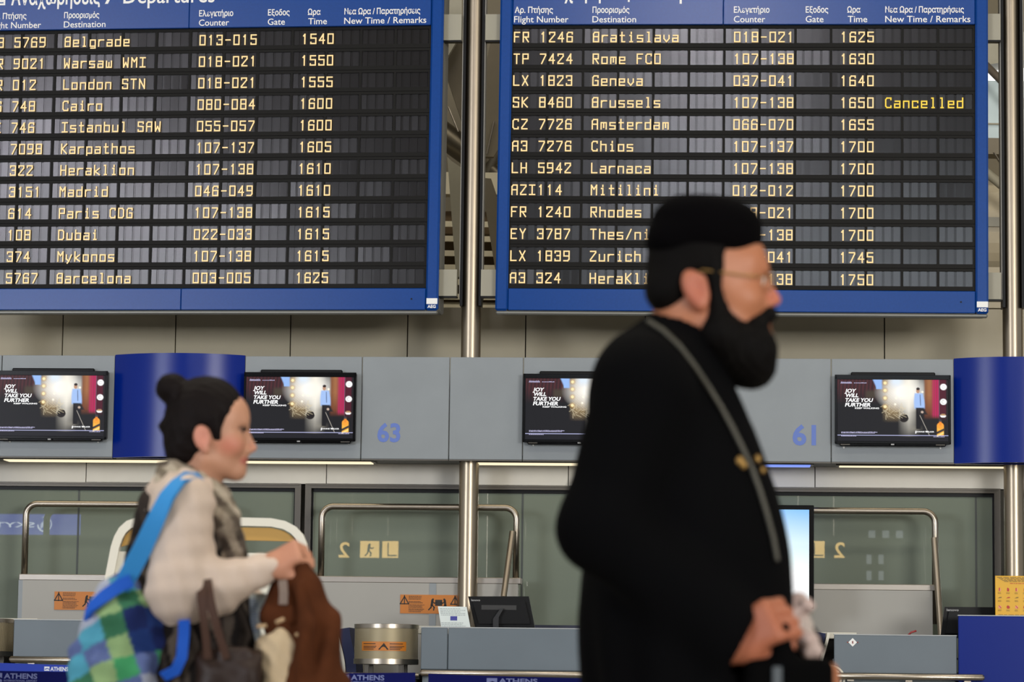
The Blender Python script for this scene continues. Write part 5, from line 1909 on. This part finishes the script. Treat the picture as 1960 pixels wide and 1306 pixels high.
part(chn, 'pendant', pd, GOLD, smooth=True)
# spectacles
GLS = mat('spectacle_lens', C(200, 200, 190), 0.03, 0, 0.5)
GLS.node_tree.nodes['Principled BSDF'].inputs['Alpha'].default_value = 0.14
fr = MB()
ln = MB()
for s in (-1, 1):
    c = J(1472, 538, s * .033)
    ring = [(c.x + .012 * (1 - math.cos(a) ** 2) * 0 - .010 * (math.cos(a) * s) * .6 * (1 if s < 0 else -1) * s, c.y + .023 * math.cos(a), c.z + .017 * math.sin(a)) for a in [2 * math.pi * i / 24 for i in range(25)]]
    fr.tube(ring, .0012, 8)
    ln.add(ring[:-1], [tuple(range(24))])
    fr.tube([(c.x - .004, c.y + s * .023, c.z + .004), J(1440, 528, s * .070), J(1345, 517, s * .082), J(1322, 528, s * .083)], .0014, 8)
fr.tube([J(1472, 535, -.011), J(1479, 532, 0), J(1472, 535, .011)], .0012, 8)
gl = part(man, 'spectacles', fr, GOLD, smooth=True, label='thin gold wire spectacles')
part(gl, 'lens', ln, GLS)
for s, fxo in ((-1, -.06), (1, .16)):
    so = Field((hip.x - .2 + fxo, s * .1 - .08, -.005), (hip.x + .3 + fxo, s * .1 + .08, .16), .005)
    so.cap((hip.x + fxo - .035, s * .09, .05), (hip.x + fxo + .16, s * .10, .04), .044, .040, .02).cap((hip.x + fxo, s * .09, .06), (hip.x + fxo, s * .09, .12), .045, k=.02)
    so.above(.002)
    part(man, 'shoe', so.mesh(), BLACK_GLOSS, smooth=True)
# what he carries
hb = MB()
pw = J(1500, 1215, -.20)
f = Field((pw.x - .10, -.30, J(1500, 1420)[2]), (pw.x + .12, -.08, J(1500, 1185)[2]), .005)
f.cap(J(1494, 1208, -.215), J(1500, 1262, -.205), .017, .014, .012)
f.rbox(J(1508, 1345, -.19), (.075, .035, .075), .02, .02)
f.cap(J(1500, 1255, -.2), J(1505, 1300, -.19), .013, .018, .02)
bagm = thing('handbag', 'small black bag with a grey tag gripped by the man in black', 'bag', PM, (pw.x, -.2, J(1508, 1345)[2] - .085))
part(bagm, 'bag_body', f.mesh(), mat('black_leather', C(3, 3, 3), .8, 0, .04, bump=.2, bscale=150), smooth=True)
tg = J(1488, 1290, -.232)
part(bagm, 'reflection', MB().box(tg.x - .008, tg.x + .008, tg.y, tg.y + .004, tg.z - .045, tg.z + .012, .002), mat('grey_reflection', C(66, 72, 76), .5))  # grey strip standing in for a reflection on the bag
bun = Field((xs_(1440), -.06, J(1500, 1330)[2]), (xs_(1640), .26, J(1500, 1100)[2]), .0042)
rb = random.Random(11)
pts = [(1484, 1156), (1498, 1164), (1512, 1174), (1504, 1152), (1528, 1150), (1541, 1160), (1516, 1190), (1528, 1206), (1541, 1224), (1549, 1240), (1530, 1184)]
for i, (a, b) in enumerate(pts):
    bun.ell(J(a, b, .05 + .02 * math.sin(i * 2.1)), (.014 + .005 * rb.random(), .022, .012 + .005 * rb.random()), .012, rot=('Y', rb.random() * 90))
bun.chain([J(1492, 1165, .06), J(1528, 1195, .06), J(1556, 1245, .05)], (.012, .018, .016), .015)
bun.waves(lambda x, y, z: np.sin(x * 260 + z * 90) * np.sin(z * 240 + y * 130), .0025)
bmm = bun.mesh()
bc = .85 * vcol(bmm.V, C(196, 172, 164), [(J(1500, 1165, .1), (.03, .06, .025), C(206, 172, 168), .9), (J(1540, 1160, .1), (.012, .06, .012), C(160, 122, 104), .8),
                                     (J(1535, 1200, .1), (.03, .06, .02), C(162, 166, 152), .8), (J(1550, 1238, .1), (.03, .06, .025), C(176, 164, 154), .8)])
single('cloth_bundle', bmm, mat('crumpled_cloth', C(190, 178, 168), .8, attr='col', bump=.2, bscale=120), PM,
       'crumpled pale pink and grey bundle along the far arm of the man in black', 'bundle', smooth=True, colors=bc)

# ------------------------------------------------------------ the woman with the backpack
PW = Frame(400, 7.1, 0, py=1000)
J = PW.p3
xs_ = lambda px, py=1000: J(px, py)[0]
SC_W = 7.1 / FPX
wx = xs_(370, 1200)
wom = thing('person', 'young woman with a dark hair bun in a beige sweater and patterned scarf, walking right', 'person', PW, (wx, 0, 0))
shr, shl = J(350, 968, -.150), J(372, 968, .150)
elr, ell_ = J(342, 1128, -.185), J(392, 1128, .20)
wrr, wrl = J(512, 1086, -.13), J(515, 1165, .02)
B = Field((xs_(255), -.30, -.01), (xs_(620), .32, J(400, 728)[2]), .0042)
B.ell(J(396, 806), (.090, .072, .098), .02)
B.ell(J(424, 850), (.058, .055, .076), .03)
B.ell(J(446, 795), (.036, .050, .040), .03)
B.cap(J(462, 806, -.024), J(462, 806, .024), .012, k=.014)
B.cap(J(467, 818), J(483, 857), .0065, .0095, .009)
B.ell(J(484, 858), (.0095, .009, .008), .005)
B.cap(J(466, 868), J(458, 905), .012, .012, .02)
for s in (-1, 1):
    B.ell(J(473, 864, s * .010), (.010, .007, .007), .005)
    B.ell(J(463, 826, s * .030), (.015, .015, .010), .010, cut=True)
    B.ell(J(455, 826, s * .029), (.0130, .0135, .0115), .004)
    B.ell(J(444, 852, s * .036), (.026, .018, .024), .02)
    B.cap(J(394, 880, s * .046), J(448, 901, s * .010), .020, .017, .025)
    B.ell(J(386, 838, s * .074), (.020, .009, .031), .007, rot=('Y', -12))
    B.ell(J(391, 835, s * .083), (.010, .007, .016), .005, rot=('Y', -12), cut=True)
    B.ell(J(394, 862, s * .073), (.009, .007, .009), .005)
B.cap(J(464.5, 879, -.014), J(464.5, 879, .014), .0068, k=.004)
B.cap(J(462.5, 887, -.012), J(462.5, 887, .012), .0078, k=.004)
B.ell(J(452, 902), (.016, .018, .014), .015)
B.cap(J(384, 885), J(362, 965), .047, .054, .025)
B.chain([J(360, 985), J(362, 1090), J(366, 1200)], (.088, .090, .105), .05, (1, 1.28, 1))
B.ell(J(406, 1055, -.07), (.045, .05, .05), .03)
B.ell(J(406, 1055, .07), (.045, .05, .05), .03)
B.cap(J(350, 955, -.13), J(362, 955, .13), .045, k=.04)
for sh, el, wr in ((shr, elr, wrr), (shl, ell_, wrl)):
    B.chain([sh, el, wr], (.044, .036, .023), .02)
hipw = J(366, 1225)
for s, fxo in ((-1, .17), (1, -.10)):
    B.chain([(hipw.x, s * .085, hipw.z), (hipw.x + fxo * .65 + .03, s * .085, .47), (hipw.x + fxo, s * .08, .08)], (.092, .055, .038), .03)
    B.cap((hipw.x + fxo - .03, s * .08, .04), (hipw.x + fxo + .14, s * .09, .03), .030, .025, .02)
fist(B, wrr, J(566, 1058, -.14) - wrr, Vector((-.25, -.8, .6)), -1, .90, curl=(70, 84, 50))
fist(B, wrl, Vector((1, -.1, -.1)), Vector((.1, .7, .7)), 1, .88, curl=(60, 70, 45))
bm = B.mesh()
skin = vcol(bm.V, C(186, 136, 108), [(J(440, 853, -.045), (.030, .035, .022), C(190, 104, 84), .6), (J(440, 853, .045), (.030, .035, .022), C(190, 104, 84), .6),
                                      (J(465, 883), (.0125, .022, .0105), C(150, 18, 32), 1.0), (J(386, 838, -.08), (.022, .02, .034), C(206, 128, 112), .6),
                                      (J(484, 858), (.012, .014, .012), C(206, 134, 114), .5), (J(460, 821, -.03), (.012, .014, .006), C(84, 56, 50), .8),
                                      (J(550, 1070, -.13), (.06, .06, .06), C(192, 130, 104), .6)])
part(wom, 'body', bm, SKIN, smooth=True, colors=skin)
for s in (-1, 1):
    c = J(456.5, 826, s * .029)
    e = part(wom, 'eye', MB().ball(c, .0112, 16), EYEW, smooth=True)
    part(e, 'iris', MB().ball((c.x + .0066, c.y, c.z - .002), .0058, 12), IRIS, smooth=True)
eb = MB()
for s in (-1, 1):
    eb.tube([J(468, 810, s * .012), J(468, 803, s * .026), J(456, 805, s * .042)], [.0028, .004, .002], 8)
    eb.tube([J(468, 824, s * .020), J(470, 822, s * .030), J(463, 825, s * .040)], [.002, .0042, .002], 8)
HAIRB = mat('dark_brown_hair', C(17, 11, 10), 0.6, 0, 0.1, bump=.6, bscale=120, aniso=(.25, 1, 1))
part(wom, 'eyebrows', eb, HAIRB, smooth=True)
H = Field((xs_(285), -.12, J(350, 915)[2]), (xs_(500), .12, J(350, 705)[2]), .004)
H.ell(J(394, 802), (.098, .081, .103), .02)
H.ell(J(362, 835), (.058, .070, .065), .03)
H.cap(J(350, 868, -.02), J(350, 868, .02), .036, k=.03)
H.ell(J(330, 744), (.040, .042, .037), .012)
H.ell(J(347, 762), (.03, .03, .03), .02)
H.ell(J(316, 816), (.016, .03, .012), .012)
H.ell(J(468, 850), (.066, .12, .088), .012, cut=True)
H.ell(J(452, 880), (.070, .12, .070), .015, cut=True)
H.ell(J(415, 900), (.042, .12, .050), .015, cut=True)
for s in (-1, 1):
    H.ell(J(388, 842, s * .084), (.026, .026, .036), .01, cut=True)
    H.cap(J(410, 800, s * .070), J(418, 838, s * .064), .014, .007, .012)
H.waves(lambda x, y, z: np.sin(y * 260 + 30 * z) * np.sin(z * 120 + x * 90), .0012)
part(wom, 'hair', H.mesh(), HAIRB, smooth=True)
SWEAT = mat('beige_knit', C(218, 198, 181), 0.9, 0, 0.15, bump=.6, bscale=420)
K = Field((xs_(250), -.34, J(350, 1335)[2]), (xs_(560), .34, J(350, 900)[2]), .0055)
K.chain([J(354, 975), J(360, 1090), J(366, 1200), J(370, 1280)], (.106, .114, .136, .142), .05, (1, 1.26, 1))
K.cap(J(348, 962, -.125), J(362, 962, .125), .058, k=.05)
K.chain([shr, elr], (.066, .070), .04)
K.chain([elr, J(420, 1122, -.165), J(518, 1084, -.13)], (.066, .052, .036), .04)
K.chain([shl, ell_, wrl + Vector((-.02, 0, 0))], (.064, .062, .036), .04)
K.cap(J(515, 1085, -.13), J(570, 1062, -.13), .026, .034, .008, cut=True)
K.cap(wrl + Vector((-.01, 0, 0)), wrl + Vector((.1, 0, 0)), .026, .034, .008, cut=True)
K.cap(J(372, 930), J(390, 880), .062, .07, .01, cut=True)
K.waves(lambda x, y, z: np.sin(x * 60 + z * 85) * np.sin(z * 40 - x * 70), .003)
part(wom, 'sweater', K.mesh(), SWEAT, smooth=True)
# trousers
TR = Field((wx - .45, -.26, .04), (wx + .5, .26, J(350, 1180)[2]), .007)
TR.cap(J(366, 1205), J(368, 1262), .124, .128, .05, (1, 1.2, 1))
for s, fxo in ((-1, .17), (1, -.10)):
    TR.chain([(hipw.x, s * .085, hipw.z - .05), (hipw.x + fxo * .65 + .03, s * .085, .47), (hipw.x + fxo, s * .08, .09)], (.112, .075, .062), .04)
    TR.cap((hipw.x + fxo, s * .08, .03), (hipw.x + fxo, s * .08, .07), .045, k=.01, cut=True)
part(wom, 'trousers', TR.mesh(), mat('charcoal_denim', C(34, 32, 34), .9, bump=.2, bscale=300), smooth=True)
for s, fxo in ((-1, .17), (1, -.10)):
    so = Field((hipw.x - .15 + fxo, s * .085 - .08, -.005), (hipw.x + .28 + fxo, s * .085 + .08, .14), .005)
    so.cap((hipw.x + fxo - .035, s * .08, .045), (hipw.x + fxo + .15, s * .09, .034), .038, .032, .02).cap((hipw.x + fxo, s * .08, .05), (hipw.x + fxo, s * .08, .10), .038, k=.02)
    so.above(.002)
    part(wom, 'shoe', so.mesh(), mat('brown_boot_leather', C(52, 34, 24), .5), smooth=True)


def stripes(V, ax, cols, freq, seed=0):
    """woven pattern across the cloth"""
    V = np.asarray(V)
    c = np.zeros((len(V), 3))
    u = V @ np.array(ax[0]) * freq + .35 * np.sin(V @ np.array(ax[1]) * freq * .5 + seed)
    w_ = V @ np.array(ax[1]) * freq * .8 + .3 * np.sin(u * 1.7)
    i = (np.floor(u) + 2 * (np.floor(w_) % 2)).astype(int) % len(cols)
    for k_, col in enumerate(cols):
        c[i == k_] = col[:3]
    return c


PAT = [C(62, 54, 48), C(150, 138, 122), C(96, 86, 76), C(34, 30, 28), C(168, 156, 138), C(80, 70, 62)]
CLOTHP = mat('patterned_weave', C(120, 110, 98), 0.95, 0, 0.1, attr='col', bump=.4, bscale=260)
# patterned scarf: wound around the neck, ends hanging in front
SF = Field((xs_(300), -.2, J(350, 1150)[2]), (xs_(500), .2, J(350, 870)[2]), .0048)
for i in range(28):
    a0, a1 = 2 * math.pi * i / 28, 2 * math.pi * (i + 1) / 28
    for (cx_, cy_, rx, ry, rr_, tilt) in ((370, 932, .066, .080, .024, .50), (375, 916, .058, .066, .014, .52), (368, 952, .080, .100, .027, .45)):
        c = J(cx_, cy_)
        p = [(c.x + rx * math.cos(a), ry * math.sin(a), c.z - tilt * rx * math.cos(a)) for a in (a0, a1)]
        SF.cap(p[0], p[1], rr_, k=.012)
SF.chain([J(414, 950, -.07), J(430, 1000, -.085), J(442, 1060, -.085), J(440, 1100, -.085)], (.030, .036, .036, .030), .02)
SF.chain([J(410, 965, -.02), J(428, 1030, -.03), J(432, 1080, -.03)], (.032, .034, .026), .02)
SF.chain([J(414, 950, .06), J(428, 1010, .07), J(436, 1090, .06)], (.030, .034, .026), .02)
SF.cap(J(384, 910), J(392, 860), .050, .056, .008, cut=True)
SF.waves(lambda x, y, z: np.sin(x * 120 + y * 60 + z * 40) * np.sin(z * 95 - x * 50), .004)
sfm = SF.mesh()
base_ = stripes(sfm.V, ((.8, .3, .55), (.3, .2, -.9)), [C(164, 152, 134), C(116, 106, 92), C(176, 164, 146), C(140, 128, 112), C(92, 82, 72)], 46)
low = np.clip((J(420, 985)[2] - sfm.V[:, 2]) / .06, 0, 1)[:, None]
base_ = base_ * (1 - low) + stripes(sfm.V, ((.9, .2, .3), (.2, .2, -.95)), [C(124, 112, 98), C(62, 54, 48), C(150, 138, 122), C(84, 74, 66)], 48) * low
part(wom, 'scarf', sfm, CLOTHP, smooth=True, colors=base_, label='grey and beige patterned scarf')
# dark patterned waistcoat over the sweater body, its fold shading painted in
VS = Field((xs_(235), -.28, J(350, 1420)[2]), (xs_(520), .26, J(350, 930)[2]), .0058)
VS.chain([J(352, 990), J(358, 1090), J(362, 1180), J(372, 1300), J(372, 1390)], (.114, .124, .148, .162, .165), .05, (1, 1.24, 1))
VS.cap(J(300, 1050, 0), J(292, 1130, 0), .05, .06, .05, (1, 2.0, 1))
VS.chain([J(430, 1140, -.10), J(432, 1250, -.11)], (.045, .05), .04)
for s, sh, el in ((-1, shr, elr), (1, shl, ell_)):
    VS.cap(sh, el, .076, .074, .015, cut=True)
VS.cap(elr, J(500, 1090, -.14), .070, .05, .015, cut=True)
VS.cap(J(372, 950), J(390, 880), .062, .07, .01, cut=True)
VS.waves(lambda x, y, z: np.sin(x * 75 + 2 * np.sin(z * 14)) * np.sin(y * 70 + z * 20), .005)
vm = VS.mesh()
fold = vm.V[:, 0] * 62 + vm.V[:, 1] * 30 + 1.6 * np.sin(vm.V[:, 2] * 17) + .8 * np.sin(vm.V[:, 2] * 47 + vm.V[:, 0] * 40)
fi = np.floor(fold).astype(int) % 7
VC_ = [C(38, 33, 30), C(58, 51, 46), C(30, 26, 24), C(92, 82, 72), C(44, 38, 35), C(70, 62, 55), C(26, 23, 22)]
part(wom, 'waistcoat', vm, CLOTHP, smooth=True, colors=np.array([VC_[k_][:3] for k_ in fi]), label='dark patterned waistcoat with fold shading in its colour')

# brown coat over her wrist
CT = Field((xs_(470), -.34, J(350, 1480)[2]), (xs_(700), .14, J(350, 1035)[2]), .0055)
cz = -.12
CT.chain([J(553, 1098, cz), J(560, 1140, cz), J(577, 1205, cz), J(586, 1310, cz), J(588, 1450, cz)], (.022, .042, .066, .084, .090), .04, (1, .85, 1))
CT.chain([J(572, 1062, cz - .02), J(590, 1120, cz - .03), J(618, 1185, cz - .03), J(628, 1310, cz - .03), J(630, 1450, cz - .03)], (.012, .026, .034, .040, .042), .02)
CT.chain([J(540, 1112, cz + .02), J(526, 1180, cz - .02), J(530, 1320, cz - .02), J(534, 1450, cz)], (.018, .028, .034, .036), .02)
CT.chain([J(575, 1120, cz - .06), J(584, 1200, cz - .08), J(588, 1330, cz - .085), J(590, 1450, cz - .08)], (.012, .020, .022, .022), .012)
CT.waves(lambda x, y, z: np.sin(x * 95 + 3 * np.sin(z * 9)) * np.clip((J(560, 1080)[2] - z) * 6, 0, 1), .0055)
coat = thing('coat', 'brown suede coat with cream lining draped over the raised fist of the woman', 'coat', PW, (xs_(585), cz, J(585, 1450)[2] - .08))
SUEDE = mat('brown_suede', C(76, 41, 22), 0.95, 0, 0.1, var=.25, vscale=14, bump=.3, bscale=240)
ctm = CT.mesh()
part(coat, 'coat_cloth', ctm, SUEDE, smooth=True)
LN = Field((xs_(470), -.34, J(350, 1420)[2]), (xs_(640), .0, J(350, 1180)[2]), .005)
LN.ell(J(532, 1255, cz - .055), (.040, .022, .065), .02, rot=('Y', 8))
LN.ell(J(528, 1320, cz - .055), (.034, .022, .06), .02)
LN.ell(J(505, 1245, cz - .03), (.022, .02, .035), .02)
LN.waves(lambda x, y, z: np.sin(x * 150 + z * 60) * np.sin(z * 90), .003)
part(coat, 'lining', LN.mesh(), mat('cream_fleece', C(200, 178, 144), .95, bump=.5, bscale=200), smooth=True, label='cream fleece lining')
tg = MB()
for (a, b), (c_, d_) in (((492, 1200), (510, 1198)), ((528, 1192), (544, 1185)), ((566, 1216), (580, 1214))):
    tg.tube([J(a, b, cz - .085), J(c_, d_, cz - .09)], [.005, .0045], 8)
part(coat, 'toggle', tg, mat('horn_toggle', C(186, 156, 118), .5), smooth=True)
part(coat, 'grey_cuff', MB().ribbon([J(541, 1112, cz - .05), J(543, 1135, cz - .062), J(542, 1158, cz - .066)], .02, .008, (1, 0, 0)), mat('grey_cuff', C(120, 104, 94), .8))

# white printed paper bag glimpsed between her body and the coat
pb = thing('paper_bag', 'white printed paper bag glimpsed between the woman and the brown coat', 'bag', PW, (xs_(486), -.02, J(486, 1280)[2]))
q = [PW.at(a, b, -.09) for a, b in ((470, 1138), (508, 1136), (497, 1200), (496, 1282), (466, 1282), (476, 1212))]
part(pb, 'bag_side', MB().prism(q, -.09, -.05), mat('white_paper', C(205, 214, 222), .6))
bp = MB()
for i, py in enumerate(range(1150, 1212, 5)):
    a, z_ = PW.at(478, py, -.091)
    b, _ = PW.at(494, py, -.091)
    lines(bp, a, b, [z_], .0035, -.0915, i + 70, .2)
part(pb, 'blue_print', bp, mat('pale_blue_print', C(120, 140, 180), .6))
c = PW.at(470, 1258, -.0915)
rg = MB()
rg.tube([(c[0] + .014 * math.cos(a), -.092, c[1] + .016 * math.sin(a)) for a in [i / 12 * 3.4 - 1.7 for i in range(13)]], .0032, 6)
part(pb, 'red_print', rg, mat('bright_red_print', C(196, 36, 40), .5))

# brown handbag hanging from the crook of her arm
hbg = thing('handbag', 'dark brown leather handbag hanging from the bent arm of the woman', 'bag', PW, (xs_(440), -.2, J(440, 1420)[2] - .01))
LEA = mat('dark_brown_leather', C(46, 30, 22), 0.5, 0, 0.4, var=.2, vscale=10, bump=.25, bscale=160)
STR_ = mat('brown_leather_strap', C(70, 44, 30), 0.55, 0, 0.35)
hf = Field((xs_(355), -.32, J(440, 1440)[2]), (xs_(520), -.06, J(440, 1215)[2]), .0055)
hf.rbox(J(440, 1345, -.19), (.078, .052, .105), .035, .02)
hf.cap(J(392, 1262, -.19), J(490, 1262, -.19), .024, .020, .03)
hf.cap(J(425, 1250, -.22), J(470, 1250, -.22), .014, k=.02)
hf.waves(lambda x, y, z: np.sin(x * 80 + z * 30) * np.sin(z * 70), .003)
part(hbg, 'bag_body', hf.mesh(), LEA, smooth=True)
for pth in ([(398, 1262, -.245), (392, 1200, -.252), (386, 1150, -.255), (385, 1112, -.235), (388, 1093, -.195), (392, 1100, -.14)],
            [(434, 1262, -.245), (416, 1205, -.252), (402, 1150, -.252), (396, 1112, -.232), (396, 1094, -.195), (398, 1104, -.14)]):
    part(hbg, 'strap', MB().ribbon([J(*p) for p in pth], [.018, .018, .022, .022, .022, .02], .005, (1, 0, 0)), STR_, smooth_angle=40)

# plaid backpack slung from her near shoulder
PB = [C(40, 66, 130), C(92, 176, 202), C(76, 172, 112), C(158, 190, 132), C(192, 198, 216), C(34, 48, 104), C(104, 120, 172), C(66, 126, 92)]
bpk = thing('backpack', 'blue, green and white plaid backpack slung behind the woman on a blue strap', 'backpack', PW, (xs_(240), -.12, J(240, 1400)[2] - .01))
BK = Field((xs_(110), -.32, J(240, 1430)[2]), (xs_(375), .08, J(240, 1085)[2]), .0055)
BK.chain([J(232, 1152, -.12), J(246, 1215, -.12), J(244, 1330, -.12)], (.060, .108, .128), .05, (1, .85, 1))
BK.chain([J(240, 1370, -.12), J(300, 1345, -.12)], (.085, .05), .05)
BK.cap(J(165, 1262, -.12), J(170, 1340, -.12), .038, .045, .04)
BK.chain([J(205, 1180, -.2), J(250, 1172, -.21), J(285, 1200, -.2)], (.020, .022, .020), .02)
BK.rbox(J(232, 1310, -.215), (.070, .025, .070), .022, .015)
BK.waves(lambda x, y, z: np.sin(x * 60 + z * 45) * np.sin(z * 70 - x * 25 + y * 50), .005)
bk = BK.mesh()


def plaid(V):
    ca, sa = math.cos(.30), math.sin(.30)
    u = (V[:, 0] * ca + V[:, 2] * sa + .25 * V[:, 1]) * 19.0
    v_ = (-V[:, 0] * sa + V[:, 2] * ca + .25 * V[:, 1]) * 19.0
    i, j = np.floor(u).astype(int), np.floor(v_).astype(int)
    hsh = (i * 5 + j * 3 + (i * j) % 3 + 400) % len(PB)
    return np.array([PB[k_][:3] for k_ in hsh]) * .8


part(bpk, 'plaid_body', bk, mat('plaid_canvas', C(90, 140, 150), 0.85, 0, 0.2, attr='col', bump=.3, bscale=300), smooth=True, colors=plaid(bk.V))
BLS = mat('sky_blue_webbing', C(52, 140, 206), 0.7, 0, 0.3, bump=.15, bscale=300)
BLD = mat('bright_blue_webbing', C(28, 92, 200), 0.7, 0, 0.3, bump=.15, bscale=300)
part(bpk, 'shoulder_strap', MB().ribbon([J(*p) for p in ((384, 916, -.11), (364, 912, -.155), (342, 922, -.208), (320, 950, -.235), (296, 1000, -.235), (272, 1052, -.215), (246, 1100, -.20), (232, 1128, -.19))],
                                        [.03, .036, .040, .042, .042, .044, .044, .04], .008, [(.1, -1, -.5), (.4, -1, -.5), (.8, -.7, -.1), (1, -.3, .4), (1, 0, .4), (1, 0, .45), (1, 0, .5), (1, 0, .5)]), BLS, smooth_angle=50, label='sky blue shoulder strap')
part(bpk, 'top_loop', MB().ribbon([J(*p) for p in ((252, 1112, -.205), (228, 1122, -.21), (200, 1142, -.21), (176, 1162, -.20), (165, 1180, -.17))], .030, .010, (.3, 0, 1)), BLD, smooth_angle=50, label='bright blue trim')
part(bpk, 'lower_strap', MB().ribbon([J(*p) for p in ((353, 1172, -.20), (352, 1215, -.232), (348, 1258, -.238), (336, 1284, -.235), (312, 1296, -.225))], .026, .006, (1, 0, .1)), BLD, smooth_angle=50, label='bright blue lower strap')


# tidy: drop helper data
for o in bpy.data.objects:
    if '_b' in o:
        del o['_b']
